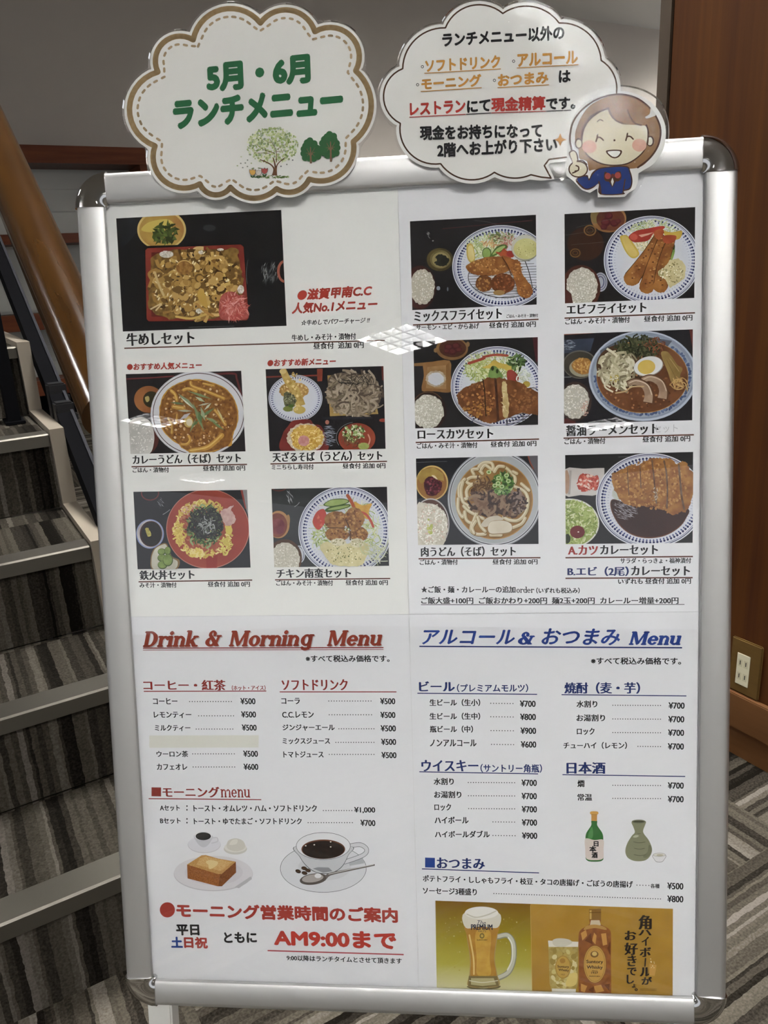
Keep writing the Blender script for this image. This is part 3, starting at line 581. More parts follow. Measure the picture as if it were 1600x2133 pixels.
# --- sheet D
t = Print(OD); hb = ink('2a4a9a', '1c347c', 60)
t.text('アルコール', (879, 1342.5), (1073, 1343), 31, hb, 'b', .25); t.text('#&', (1079, 1343), (1115, 1343), 27, hb, 'b', .2); t.text('おつまみ', (1128, 1343.5), (1292, 1344.5), 35, hb, 'b', .25); t.text('#Menu', (1309.4, 1343.6), (1420, 1343.8), 28.5, hb, 'b', .27); t.line((873.6, 1346.4), (1421, 1349.2), 2.8, NAVY)
t.text('※すべて税込み価格です。', (1231, 1384), (1419, 1384.6), 15, BLK, 'b'); t.build('heading', shD)
def sect(*it):
    t = Print(OD)
    for i in it:
        if i[0] == 'L': t.line(*i[1:])
        else: t.text(*i)
    t.build('section_title', shD)
sect(('ビール', (873, 1440), (948, 1440), 21, NAVY, 'mb'), ('（プレミアムモルツ）', (952, 1442), (1100.5, 1442), 17.5, NAVY, 'b'), ('L', (869.5, 1444), (1119, 1446.3), 2, NAVY))
sect(('焼酎（麦・芋）', (1175.5, 1445), (1333.7, 1445), 24, NAVY, 'mb'), ('L', (1169.8, 1447), (1430, 1449.7), 2, NAVY))
sect(('ウイスキー', (878, 1606.9), (997, 1606.9), 24, NAVY, 'mb'), ('（サントリー角瓶）', (1001, 1609), (1129.4, 1609.8), 18, NAVY, 'b'), ('L', (873.6, 1607.6), (1121, 1612), 2, NAVY))
sect(('日本酒', (1180, 1611.8), (1261.7, 1611.8), 24.5, NAVY, 'mb'), ('L', (1171.7, 1613.6), (1427.5, 1617.3), 2, NAVY))
Y7 = '¥700'
for n, a, b, y, d0, d1, dy, p, c, d, py in (('生ビール（生小）', 895, 1000.7, 1470.7, 1022.5, 1068.6, 1465, Y7, 1083, 1116, 1472.6), ('生ビール（生中）', 895, 1000.7, 1499.2, 1022.5, 1069, 1493, '¥800', 1083.5, 1116.5, 1500), ('瓶ビール（中）', 895.7, 985.7, 1526, 1023, 1069.3, 1521.7, '¥900', 1084.3, 1117, 1528.9), ('ノンアルコール', 895.7, 993, 1555, 1024, 1070, 1550.6, '¥600', 1085, 1117.3, 1557.4),
    ('水割り', 1201, 1244.5, 1473.7, 1276.7, 1376, 1469, Y7, 1392.6, 1426.3, 1476.4), ('お湯割り', 1201, 1260.6, 1502.6, 1276.7, 1376, 1497.6, Y7, 1392, 1425.6, 1504.9), ('ロック', 1201.7, 1238.8, 1530.7, 1276.7, 1376, 1525.8, Y7, 1391.5, 1425.2, 1533), ('チューハイ（レモン）', 1173.6, 1306.3, 1560, 1329, 1376, 1554.7, Y7, 1391, 1424.8, 1561.5),
    ('水割り', 903.6, 945.6, 1635, 975.6, 1072, 1630, Y7, 1086.3, 1118.5, 1637.3), ('お湯割り', 904.4, 961.4, 1662.4, 976, 1072, 1657.5, Y7, 1086.5, 1118.5, 1665), ('ロック', 905, 940, 1688.6, 976.5, 1072, 1684.3, Y7, 1086.8, 1118.7, 1692.4), ('ハイボール', 905.5, 976.4, 1715.6, 1027, 1072, 1712, Y7, 1087, 1119, 1720), ('ハイボールダブル', 906, 1020.6, 1745, 1027, 1073, 1740.3, '¥900', 1087.4, 1119.4, 1747.5),
    ('燗', 1203, 1217.5, 1639.5, 1276.7, 1376, 1635.7, Y7, 1391, 1424.5, 1643), ('常温', 1203, 1233.6, 1668, 1276.7, 1376, 1663, Y7, 1391, 1424.3, 1671.4)):
    row(shD, OD, n, (a, y), (b, y), 14.5, (d0, dy), (d1, dy + .5), p, (c, py), (d, py), 13.5)
t = Print(OD); t.poly([(885.6, 1786.3), (906, 1787), (906, 1807.5), (885.6, 1806.8)], BLU); t.text('おつまみ', (910, 1809), (1010.5, 1811), 23, NAVY, 'mb'); t.line((878.9, 1809.8), (1123, 1818.3), 2, NAVY); t.build('section_title', shD)
t = Print(OD); t.text('ポテトフライ・ししゃもフライ・枝豆・タコの唐揚げ・ごぼうの唐揚げ', (881, 1836.5), (1318.7, 1849.5), 14, BLK); t.dots((1327, 1843.6), (1351.7, 1844.4), BLK); t.text('各種', (1355, 1850), (1374.2, 1850.4), 9.5, BLK, 'b'); t.text('¥500', (1390, 1852.2), (1423.7, 1853), 14, BLK); t.build('menu_row', shD)
row(shD, OD, 'ソーセージ3種盛り', (881, 1862), (993.6, 1865.5), 14.5, (1028.9, 1861.2), (1376, 1872.5), '¥800', (1390, 1879.2), (1423.7, 1880), 14)
# printed sake bottle, flask and cup
t = Print(OD, None, (1180, 1660, 6.4), 9)
t.blob([(335, 318), (330, 380), (262, 490), (255, 600), (255, 800), (275, 845), (320, 862), (430, 862), (480, 845), (495, 800), (492, 600), (482, 490), (412, 380), (408, 318)], ink('2e6e30'), n=5); t.blob([(300, 470), (345, 400), (350, 540), (290, 555)], ink('4a8a48')); t.poly([(332, 232), (410, 232), (408, 322), (332, 318)], ink('c08a34')); t.blob([(325, 195), (415, 195), (418, 232), (325, 232)], ink('cc9a40'), n=4); t.line((330, 234), (412, 236), 4, ink('7a5418'))
t.blob([(252, 556), (372, 575), (492, 572), (494, 700), (488, 820), (380, 842), (266, 822), (252, 700)], ink('d2c4bc'), n=4)
for ch, x, y, w_, h_ in (('日', 363, 662, 66, 72), ('本', 305, 735, 95, 82), ('酒', 335, 815, 82, 80)): t.text(ch, (x, y), (x + w_, y), h_, BLK, 'p')
fl = ink('86886a')
t.blob([(870, 330), (890, 395), (912, 470), (870, 520), (810, 620), (785, 720), (810, 800), (880, 845), (970, 857), (1060, 840), (1120, 780), (1141, 690), (1100, 580), (1040, 500), (1022, 450), (1050, 370), (1056, 325), (960, 305)], fl, n=5); t.ell(963, 330, 76, 18, ink('4a4c38')); t.ring(963, 328, 92, 26, 14, ink('73755c'))
t.blob([(1100, 640), (1138, 680), (1125, 760), (1060, 810), (1020, 790), (1080, 730)], ink('74765a')); t.blob([(885, 535), (920, 508), (965, 515), (935, 540)], ink('b4b69a'))
for a, b, y in ((895, 1050, 605), (905, 1040, 690), (900, 1055, 775)): t.stroke([(a, y - 8), ((a + b) / 2, y + 6), (b, y - 6)], 7, ink('5a5c44'))
t.line((945, 488), (990, 488), 6, ink('5a5c44'))
t.blob([(1152, 775), (1175, 840), (1205, 868), (1270, 868), (1305, 835), (1323, 775)], ink('8a8a8c'), n=5); t.blob([(1158, 778), (1180, 838), (1208, 862), (1268, 862), (1300, 832), (1317, 778)], ink('d8d8da'), n=5); t.ell(1238, 770, 84, 26, ink('8a8a8c')); t.ell(1238, 770, 79, 22, ink('d2cfc6')); t.ell(1246, 776, 44, 14, ink('b4ae98')); t.build('sake_picture', shD)
# printed beer and highball advertisement
AQ = [(907, 1876), (1402, 1893), (1401.4, 2078), (910, 2063)]
t = Print(OD, AQ, (880, 1860, 2.963), 11)
zt = onboard(1000, 1880, OFF)[1]; zb = onboard(1000, 2065, OFF)[1]
t.poly([(70, 30), (668, 50), (681, 640), (70, 640)], inkgrad('beer_backdrop', zb, zt, [(0, 'd2cfa4'), (.3, 'b0a848'), (.6, '9a8a22'), (1, '7c5a14')])); t.poly([(667, 50), (1600, 60), (1600, 680), (680, 660)], ink('b2881a', 'aa8012', 60))
t.scatter(370, 300, 280, 220, 60, 8, 6, ['b0a040', 'c0b468', 'a89a30'], 'dot')
t.blob([(278, 575), (380, 588), (478, 572), (462, 590), (380, 596), (300, 590)], ink('6a6038'))
t.stroke([(468, 270), (525, 262), (560, 310), (562, 410), (530, 490), (462, 528)], 34, ink('8c8c7c')); t.stroke([(468, 268), (525, 260), (560, 310), (562, 410), (530, 488), (462, 524)], 22, ink('c4c4b4')); t.stroke([(530, 275), (553, 320), (553, 410), (525, 475)], 8, ink('e6e6da'))
t.blob([(266, 130), (272, 260), (292, 400), (290, 500), (280, 572), (370, 585), (474, 572), (462, 500), (448, 400), (464, 260), (468, 130)], ink('a88e50'), n=5)
t.blob([(272, 200), (276, 270), (298, 400), (296, 500), (310, 520), (440, 520), (456, 500), (442, 400), (458, 270), (464, 200)], ink('b8861c', 'ac7814', 120), n=5); t.blob([(330, 240), (335, 400), (340, 505), (420, 505), (415, 400), (420, 240)], ink('cca432', 'c09224', 120), n=5); t.stroke([(290, 260), (315, 400), (318, 500)], 10, ink('e0c070'))
t.blob([(262, 120), (268, 215), (360, 205), (466, 212), (468, 120)], ink('d4d0c0'), n=5); t.ell(365, 122, 103, 38, ink('e2e0d8')); t.stroke([(275, 130), (330, 150), (400, 135), (455, 110)], 8, ink('c2beae'))
t.poly([(286, 512), (462, 512), (472, 574), (370, 585), (282, 574)], ink('7c6c3c')); t.poly([(300, 525), (440, 525), (455, 565), (370, 574), (300, 565)], ink('b4aa78')); t.stroke([(290, 540), (370, 552), (465, 540)], 5, ink('dcd8bc'))
t.text('The', (340, 192), (392, 196), 24, ink('2a3050'), 'g', .4); t.text('PREMIUM', (300, 227), (433, 228), 34, ink('1e2440'), 'm'); t.text("MALT'S", (344, 241), (392, 242), 12, ink('3a3a40'), 'g'); t.ell(368, 264, 15, 17, ink('7a6a2a')); t.ell(368, 264, 8, 9, ink('c0a040')); t.text('SUNTORY', (336, 294), (402, 294), 9, ink('5a4a20'), 'b')
t.crop = (1000, 1880, 3.81)
t.line((400, 20), (414, 715), 3, ink('d0a850'))
t.poly([(540, 300), (780, 310), (775, 640), (758, 725), (572, 722), (552, 640)], ink('b8a458', 'a08838', 200)); t.scatter(660, 500, 100, 170, 70, 40, 26, ['d4c890', 'b49c48', 'c8b870', '9a8434'], 'dot'); t.poly([(540, 300), (780, 310), (778, 350), (545, 350)], ink('dcd8cc')); t.blob([(575, 300), (620, 282), (700, 290), (730, 318), (660, 350), (590, 340)], ink('c8c4b4')); t.poly([(570, 680), (760, 685), (758, 726), (572, 722)], ink('e0ddd0')); t.blob([(680, 650), (710, 570), (770, 560), (765, 640), (720, 665)], ink('d8c068'))
t.ell(658, 510, 62, 92, ink('a88630')); t.ell(658, 510, 54, 84, ink('c09a38')); t.ell(655, 460, 22, 20, ink('a87c24'))
t.text('Suntory', (614, 520), (706, 524), 26, ink('4a3418'), 'b'); t.text('Whisky', (622, 546), (706, 552), 26, ink('4a3418'), 'b'); t.text('1937', (642, 575), (676, 576), 12, ink('5a4018'), 'g')
t.blob([(872, 135), (868, 170), (800, 215), (782, 270), (785, 460), (783, 680), (800, 725), (910, 734), (1025, 727), (1040, 685), (1038, 460), (1040, 270), (1025, 210), (955, 170), (955, 135)], ink('9a5c1c', '84481a', 150), n=5)
t.poly([(880, 138), (948, 138), (958, 178), (872, 178)], ink('cabca0')); t.blob([(845, 185), (910, 172), (985, 190), (1000, 215), (910, 200), (825, 215)], ink('b88c3c'), n=5); t.poly([(866, 50), (960, 46), (960, 136), (866, 136)], ink('8a6420')); t.poly([(870, 60), (885, 58), (885, 130), (870, 130)], ink('c8a44c')); t.line((866, 78), (960, 76), 5, ink('6a4814'))
for p in ([(800, 240), (840, 215), (850, 260), (812, 300)], [(960, 245), (1000, 240), (1010, 330), (975, 340)], [(905, 235), (925, 260), (915, 330), (890, 300)], [(800, 640), (850, 660), (830, 710), (800, 700)], [(900, 660), (960, 650), (985, 700), (920, 715)]): t.poly(p, ink('c89038'))
for p in ([(830, 300), (880, 240), (895, 330)], [(1010, 360), (1034, 300), (1034, 420)], [(860, 690), (905, 660), (900, 720)], [(985, 650), (1030, 640), (1025, 700)]): t.poly(p, ink('6c3a14'))
t.ell(911, 487, 93, 152, ink('8a5a1c')); t.ell(911, 487, 87, 146, ink('c6983a')); t.ring(911, 487, 80, 138, 3, ink('8a6a28')); t.ell(908, 408, 32, 26, ink('7a5a24')); t.ell(908, 404, 20, 17, ink('d0b060'))
for b, x0, x1, y, h in (('Suntory', 843, 977, 486, 34), ('Whisky', 846, 974, 530, 34), ('SINCE', 888, 932, 542, 8), ('1937', 882, 936, 562, 18), ('SUNTORY', 866, 956, 586, 10)): t.text(b, (x0, y), (x1, y + 2), h, ink('3c2c18'), 'b')
for ch, x, y, w_, h_ in (('角', 1256, 212, 106, 116), ('ハ', 1256, 258, 104, 44), ('イ', 1280, 340, 60, 72), ('ボ', 1265, 428, 92, 76), ('ル', 1266, 582, 96, 72), ('が', 1280, 648, 84, 62), ('お', 1146, 296, 94, 76), ('好', 1144, 412, 108, 98), ('き', 1168, 502, 74, 88), ('で', 1166, 574, 76, 62), ('し', 1162, 640, 60, 72), ('ょ', 1204, 672, 34, 30), ('。', 1226, 698, 24, 22)): t.text(ch, (x, y), (x + w_, y), h_, ink('2a2016'), 'm')
t.stroke([(1312, 440), (1308, 500)], 11, ink('2a2016')); t.poly([(1345, 480), (1400, 490), (1385, 578), (1340, 572)], ink('c8983a')); t.scatter(1365, 480, 26, 50, 9, 10, 8, ['e8d8a0'], 'dot')
for y in (684, 694): t.text('SUNTORY WHISKY' if y < 690 else 'KAKU HIGHBALL', (1270, y), (1404, y + 2), 8, ink('4a3818'), 'g')
t.build('drinks_advertisement', shD)
# ------------------------------------------------------------------ dish photographs printed on the upper sheets
def photo(par, off, quad, crop, seed, bgc='111114', bg2='1a1a1e'):
    t = Print(off, quad, crop, seed); t.bg(ink(bgc, bg2, 30)); return t
FRY = ['b8823c', '8a5420', 'a8702e', '6e4018', 'c08c48']
CAB = ['d4dcb0', 'b4c480', 'e8ecd4', '98ac60', 'c8d49c']
I = ink
# 1 boxed beef rice
t = photo(shA, OA, [(242, 455), (585.8, 437.3), (597, 678.7), (256, 690.6)], (200, 400, 3.81), 1)
t.blob([(180, 240), (300, 210), (330, 300), (230, 420), (190, 380)], I('262b34', '1c1e22', 60)); t.ell(900, 285, 50, 26, I('34363a'))
t.ell(521, 300, 194, 158, I('d8bc70')); t.ell(521, 302, 178, 144, I('c8a844', 'b07c34', 60)); t.blob([(360, 300), (420, 240), (560, 215), (620, 260), (560, 300), (440, 320)], I('d4bc54')); t.scatter(545, 325, 95, 80, 70, 70, 26, ['4a5c20', '2c3612', '62742c', '3a481a'])
t.poly([(386, 440), (396, 428), (1150, 404), (1182, 424), (1214, 1010), (1196, 1026), (414, 1034), (400, 1018)], I('0e0c0d')); t.poly([(392, 462), (410, 446), (1150, 416), (1172, 436), (1212, 1000), (1196, 1018), (420, 1026), (402, 1008)], I('98382a', '84281e', 50)); t.poly([(440, 480), (1130, 450), (1165, 980), (440, 990)], I('6c2018'))
t.blob([(440, 540), (500, 480), (700, 455), (950, 460), (1110, 450), (1140, 560), (1165, 720), (1130, 900), (1000, 990), (760, 1000), (560, 1000), (430, 930), (425, 760)], I('97742e', '6c4e1c', 220), rough=10)
t.scatter(790, 730, 350, 260, 330, 90, 22, ['c8a050', '8a6424', 'dcbc74', '563a14', 'b08838', 'a47c30', '6e4c1c', 'd0ac58'], 'curl'); t.scatter(790, 730, 330, 250, 120, 60, 30, ['b48c3c', '7c5a20', 'caa458'], 'dot')
t.scatter(790, 730, 340, 255, 90, 26, 12, ['ecdca0', '48300f', 'f0e4b8'], 'grain')
for p in ((560, 495, 55, 28), (1150, 775, 26, 34), (820, 945, 26, 20), (990, 458, 26, 10), (835, 480, 20, 14)): t.rice(*p, n=14, base='e8e6e0', g=14)
t.ell(705, 600, 66, 58, I('b48436', '8c5c20', 300)); t.ring(705, 600, 66, 58, 8, I('d8b468'), 200, 330); t.blob([(810, 800), (850, 770), (890, 900), (870, 920), (820, 860)], I('caa23c'))
t.stroke([(440, 930), (520, 890), (480, 940)], 12, I('dcc894')); t.stroke([(640, 990), (760, 1005), (880, 970)], 18, I('d4b054')); t.stroke([(470, 640), (500, 730), (540, 820)], 18, I('d4bc80')); t.stroke([(800, 890), (870, 950), (930, 985)], 20, I('bc8c3c'))
t.blob([(985, 860), (1030, 800), (1110, 800), (1180, 880), (1215, 990), (1110, 1020), (990, 1000)], I('c06054', 'a84a40', 300)); t.scatter(1100, 910, 100, 100, 110, 80, 12, ['d8847a', 'b8483e', 'e4a098', 'cc6a5e'])
t.ring(1225, 650, 30, 130, 4, I('5c6064'), 140, 240); t.scatter(1380, 640, 70, 90, 60, 60, 5, ['6a6e70', '9a9e9c', '4a4e50'], ang=100); t.ring(1500, 632, 60, 90, 20, I('b0604a')); t.line((740, 1075), (1100, 1066), 5, I('5a5c60')); t.build('food_photo', shA)
# 2 curry udon
t = photo(shA, OA, [(262, 779.4), (502.5, 772.3), (511.5, 940.3), (272, 945.7)], (240, 740, 5.333), 2, '211e20', '2a2628')
t.stroke([(120, 264), (400, 250), (650, 232)], 16, I('743232')); t.stroke([(1110, 210), (1320, 205), (1350, 260), (1400, 440)], 22, I('6a2e2e'))
t.ell(370, 490, 160, 150, I('a86a34', '8c5428', 40)); t.ell(400, 490, 90, 90, I('3a341c', '2a2614', 90)); t.blob([(330, 470), (370, 455), (380, 500), (350, 520)], I('b8a860'))
t.ell(310, 920, 175, 190, I('5a2c24')); t.blob([(150, 770), (260, 690), (370, 720), (425, 830), (430, 970), (370, 1100), (150, 1110)], I('d0cec8', 'b6b4ae', 60)); t.scatter(280, 900, 130, 180, 130, 22, 9, ['e4e2dc', 'c8c6c0', 'f0eee8', 'aeaca6'], 'grain')
t.ell(925, 650, 532, 478, I('c0c2c8')); t.ell(925, 650, 524, 470, I('d4d6dc')); t.ring(925, 650, 508, 454, 8, I('4a2a2c'), n=90)
t.blob([(490, 600), (540, 440), (640, 340), (800, 275), (950, 268), (1100, 310), (1230, 370), (1320, 480), (1366, 620), (1360, 760), (1320, 860), (1290, 1000), (1200, 1015), (1120, 1065), (900, 1095), (780, 1055), (700, 990), (560, 880), (505, 760)], I('c8942c'), rough=4)
t.blob([(498, 605), (548, 448), (646, 350), (802, 285), (950, 280), (1098, 320), (1224, 380), (1310, 485), (1354, 620), (1350, 760), (1308, 860), (1270, 985), (1120, 1050), (900, 1080), (780, 1040), (700, 975), (568, 876), (514, 760)], I('9c6a2a', '7c4c1a', 250), rough=6)
t.scatter(930, 660, 400, 370, 300, 26, 16, ['c89a54', '6a3c18', 'b47e3a', 'e0c49c', '8a5820', 'a87430'], 'dot')
nd = I('cc9c3a', 'b8842c', 200); nh = I('e0bc60')
for p, w in (([(840, 300), (860, 345), (1000, 395), (1210, 480)], 34), ([(760, 385), (820, 370), (900, 400)], 34), ([(625, 395), (670, 440), (685, 500)], 36), ([(590, 700), (630, 780), (630, 865)], 26), ([(840, 1062), (1010, 1030), (1100, 970), (1185, 890)], 56), ([(740, 990), (800, 985), (835, 940), (820, 900)], 32), ([(1110, 610), (1180, 700), (1225, 770)], 34), ([(650, 570), (760, 590)], 50), ([(980, 315), (1100, 340)], 26), ([(690, 660), (680, 760)], 26)):
    t.stroke(p, w, nd); t.stroke([(x - 4, y - 4) for x, y in p], w * .3, nh)
t.ell(815, 740, 52, 62, I('ccb060')); t.ell(825, 745, 34, 42, I('e0d8bc'))
for a, b, w, c in (((700, 425), (905, 605), 48, '8aa080'), ((720, 460), (880, 600), 18, 'dce4d4'), ((610, 522), (780, 545), 26, '6c8258'), ((800, 395), (1085, 490), 30, '7c9468'), ((890, 460), (1000, 520), 34, 'b8c8a8'), ((860, 520), (990, 850), 46, '7c9468'), ((920, 560), (1060, 530), 20, 'c0ccb8'), ((690, 615), (860, 620), 26, 'b0bca8'), ((720, 715), (840, 640), 44, 'c4c4cc'), ((940, 700), (1110, 580), 34, '6a8858'), ((900, 700), (830, 860), 26, '80986c'), ((860, 790), (930, 720), 30, '5c7848'), ((1000, 690), (1150, 750), 36, '88a074'), ((1060, 720), (1215, 835), 30, '6e8a5c'), ((950, 570), (1000, 730), 40, '9cb08c'), ((990, 610), (1070, 530), 26, 'd0dac8'), ((1130, 580), (1215, 760), 24, 'd0c890'), ((930, 620), (960, 760), 50, '5e7c4c')): t.leaf(a, b, w, I(c))
t.build('food_photo', shA)
# 3 tempura and cold soba
t = photo(shA, OA, [(553.3, 769.2), (798.8, 762.6), (803.3, 934.8), (561.6, 940)], (530, 730, 4.848), 3, '1c1a1d', '262428')
t.stroke([(115, 268), (640, 252)], 16, I('86382a')); t.poly([(632, 188), (690, 185), (684, 310), (636, 312)], I('9a4430', '84341f', 60)); t.poly([(1282, 160), (1310, 160), (1312, 300), (1290, 300)], I('6c2c24')); t.ell(1300, 705, 40, 18, I('a03c2c'))
t.plate(415, 482, 272, 236, 60)
t.ell(400, 405, 150, 84, I('c49a50', 'ac8038', 200), rough=.05); t.scatter(400, 405, 135, 76, 50, 22, 14, ['dcbc74', 'a87c34', 'e4cc90'], 'dot')
t.stroke([(285, 190), (340, 310), (410, 400), (470, 560)], (66, 96), I('ccb060', 'b89440', 200)); t.ell(455, 600, 62, 40, I('d0b458')); t.scatter(400, 420, 80, 200, 60, 26, 16, ['e0c87c', 'c0a048', 'ecd898', 'b08c34'], 'dot'); t.ell(288, 212, 34, 26, I('d8c078'))
t.blob([(300, 440), (350, 420), (410, 470), (420, 520), (380, 580), (310, 560)], I('56563c', '75754c', 200), rough=5); t.scatter(358, 500, 50, 70, 30, 40, 12, ['2a2c28', '8a8c68', '44483a', 'b8b898']); t.ell(340, 590, 50, 28, I('7c8438')); t.ell(372, 560, 28, 16, I('4a6a24'))
t.poly([(738, 252), (1168, 246), (1252, 642), (764, 664)], I('c8a85c', 'b08c44', 40))
for k in range(7): y = 575 + k * 13; t.line((760, y + 4), (1240, y - 14), 4, I('8a6c30'))
t.blob([(758, 270), (900, 222), (1050, 255), (1200, 268), (1262, 360), (1280, 480), (1240, 560), (1170, 622), (1000, 655), (860, 605), (768, 540), (752, 400)], I('7c6c58', '5c4e40', 120), rough=8)
t.scatter(1015, 440, 240, 190, 260, 150, 17, ['a89882', '8a7a66', '5a4c3e', 'b4a48e', '74664f', '988870'], 'curl'); t.stroke([(1240, 580), (1270, 570), (1300, 550)], 12, I('a89882')); t.scatter(1040, 310, 190, 50, 45, 120, 7, ['25221e', '38332c', '1c1a17'])
t.blob([(285, 850), (345, 760), (380, 715), (450, 700), (560, 698), (600, 745), (670, 760), (718, 860), (720, 1020), (285, 1020)], I('86302a', '6c241e', 60)); t.ell(520, 885, 190, 150, I('c4baa4'), rough=.05); t.scatter(520, 880, 185, 145, 120, 26, 11, ['e8e4d8', 'd4ccb8', 'c0b498'], 'grain')
t.ell(535, 880, 165, 130, I('d8b048'), rough=.08); t.scatter(535, 880, 165, 130, 150, 30, 12, ['e8cc68', 'd0a02c', 'f0dc94', 'c89428'], 'grain'); t.ell(500, 912, 58, 54, I('d09898', 'c08080', 300), rough=.06)
t.scatter(760, 860, 50, 110, 110, 60, 4, ['5c6472', '98a2b4', 'c4ccda', '3a404c'], ang=4); t.poly([(680, 672), (700, 672), (1190, 670), (1200, 690), (700, 700)], I('2c2c34')); t.ell(737, 725, 20, 22, I('b8705c'))
t.ell(1028, 880, 202, 158, I('0f0d0e')); t.ring(1028, 880, 202, 158, 5, I('7a7c80'), 150, 260); t.ell(1036, 885, 188, 152, I('a84a2e', '963c24', 50)); t.stroke([(1150, 850), (1168, 900), (1150, 960)], 12, I('d8a48c')); t.scatter(1005, 835, 110, 85, 110, 40, 20, ['7c9c4c', '4c6e2c', 'b4c88c', 'dce4c4', '385420', '98b464']); t.scatter(980, 910, 80, 50, 24, 60, 6, ['5c4028', '7c5c38'], 'curl'); t.ell(1105, 966, 56, 36, I('a8b460', '94a24c', 300), rough=.08); t.build('food_photo', shA)
# 4 tuna bowl
t = photo(shA, OA, [(277.8, 1024.5), (514.7, 1020.3), (522, 1182.2), (286.8, 1185.8)], (260, 1000, 5.517), 4, '15171d', '1e2026')
t.ring(290, 150, 104, 86, 12, I('6a2a2a')); t.scatter(410, 265, 30, 60, 26, 40, 5, ['6a6e78', 'a0a4ac', '4a4c54'], ang=50); t.stroke([(440, 395), (480, 370), (520, 340)], 6, I('8a8c90')); t.poly([(1350, 100), (1420, 100), (1425, 440), (1395, 330)], I('88888a')); t.poly([(1325, 100), (1352, 100), (1398, 330), (1385, 330)], I('8c3428'))
t.ell(955, 560, 478, 456, I('c47e6c'), n=80); t.ell(955, 560, 470, 448, I('a6432e', '9a3826', 30), n=80); t.poly([(930, 800), (1070, 760), (1060, 1010), (940, 1010)], I('962a1c'))
t.ell(905, 570, 320, 310, I('b05a3c', 'a04a30', 120), rough=.06); t.scatter(905, 565, 300, 290, 150, 34, 16, ['c07850', 'b4563a', 'c89468', 'a84c34'], 'dot')
t.scatter(905, 565, 335, 325, 210, 60, 15, ['e4cc5c', 'ccac40', 'ecdc88', 'd8bc50'], 'curl', hole=.84); t.scatter(760, 340, 110, 80, 60, 30, 10, ['d8a890', 'c88c70', 'e4c4a8'], 'grain'); t.scatter(640, 620, 50, 130, 40, 60, 15, ['e4cc5c', 'd4b444'], 'curl'); t.scatter(820, 830, 70, 40, 40, 60, 14, ['e4cc5c', 'ecdc88'], 'curl'); t.scatter(1160, 750, 60, 90, 40, 60, 13, ['e4d468', 'd0b848'], 'curl'); t.ell(1200, 575, 40, 48, I('dcc850'))
t.scatter(925, 530, 190, 235, 170, 70, 18, ['5c7438', '7c944c', '3c5228', '9cae70', '4c662c'], 'curl'); t.scatter(940, 500, 185, 165, 260, 80, 13, ['171817', '242624', '30332e', '3c4038', '1e201e'], 'curl'); t.scatter(950, 510, 90, 90, 34, 70, 9, ['8c908c', 'b0b2b0', '646864'], 'curl'); t.scatter(760, 510, 90, 90, 14, 150, 5, ['1c1c1a'], ang=10); t.line((900, 350), (1010, 262), 7, I('22221f')); t.line((1040, 410), (1140, 385), 7, I('22221f'))
t.blob([(1105, 360), (1180, 320), (1260, 290), (1225, 340), (1280, 440), (1235, 515), (1160, 520), (1120, 430)], I('d4b4ac', 'c09890', 200), rough=6)
t.ell(296, 617, 160, 168, I('7080b8', 'a0acd0', 60)); t.ell(294, 616, 146, 154, I('c8c8cc', 'a89c98', 40)); t.ell(306, 616, 128, 148, I('3c1a10')); t.ell(312, 618, 116, 138, I('130d0d')); t.blob([(240, 560), (275, 550), (310, 625), (270, 645)], I('a89c3c', 'c4b858', 300), rough=4)
t.blob([(302, 905), (340, 790), (430, 730), (492, 735), (545, 870), (635, 920), (590, 1025), (335, 1030)], I('86683c')); t.blob([(314, 905), (350, 796), (432, 742), (484, 745), (532, 878), (612, 935), (572, 1022), (345, 1025)], I('d4d2c2', 'bcb8a4', 60))
for x, y, a, b in ((430, 822, 46, 40), (500, 812, 38, 50), (432, 892, 50, 44), (440, 972, 56, 48), (502, 918, 58, 70)): t.ell(x, y, a, b, I('42561e')); t.ell(x - 3, y - 4, a - 7, b - 7, I('6c8436', '86a04c', 200))
t.build('food_photo', shA)
# 5 chicken with tartar sauce
t = photo(shA, OA, [(565.5, 1018.4), (806.2, 1014), (810.6, 1178.6), (571.7, 1181.7)], (550, 1000, 5.161), 5, '2a2d2e', '323637')
t.poly([(1120, 70), (1340, 70), (1340, 300), (1200, 200)], I('19161a')); t.poly([(80, 180), (480, 150), (490, 240), (90, 300)], I('383c3d', '303435', 60)); t.scatter(275, 175, 36, 60, 30, 50, 5, ['8c9092', 'b8bcbc', '64686a'], ang=60); t.stroke([(330, 285), (360, 265), (380, 240)], 6, I('9a9c9c')); t.ring(160, 80, 80, 40, 8, I('7a3428'))
t.ell(155, 478, 120, 148, I('b4824c')); t.ell(260, 430, 20, 60, I('a87c48')); t.ell(146, 485, 104, 130, I('8c4e38', '78382c', 60)); t.ell(150, 500, 78, 88, I('6c2430', '8c4444', 90)); t.ell(175, 540, 40, 40, I('783440'))
t.ell(376, 800, 66, 96, I('c4c8d2')); t.ring(376, 800, 56, 84, 6, I('4a5078')); t.ell(222, 840, 186, 205, I('5c3c22', '48301c', 40)); t.rice(228, 850, 155, 185, 170, 'd0ccbc', 20)
t.plate(872, 546, 502, 480, 76)
t.scatter(880, 540, 360, 340, 190, 130, 8, CAB + ['dfe4dc'], 'curl'); t.scatter(640, 620, 120, 110, 60, 70, 14, ['a8b870', '7c9448', 'c4d094']); t.scatter(1140, 560, 80, 130, 60, 70, 12, ['a8b870', 'c8cc88', 'dce0b4'])
t.blob([(525, 430), (575, 335), (650, 315), (672, 420), (600, 530), (548, 505)], I('c04030', 'a83428', 90)); t.scatter(610, 410, 40, 80, 14, 24, 12, ['d06448', 'b44834'], 'dot')
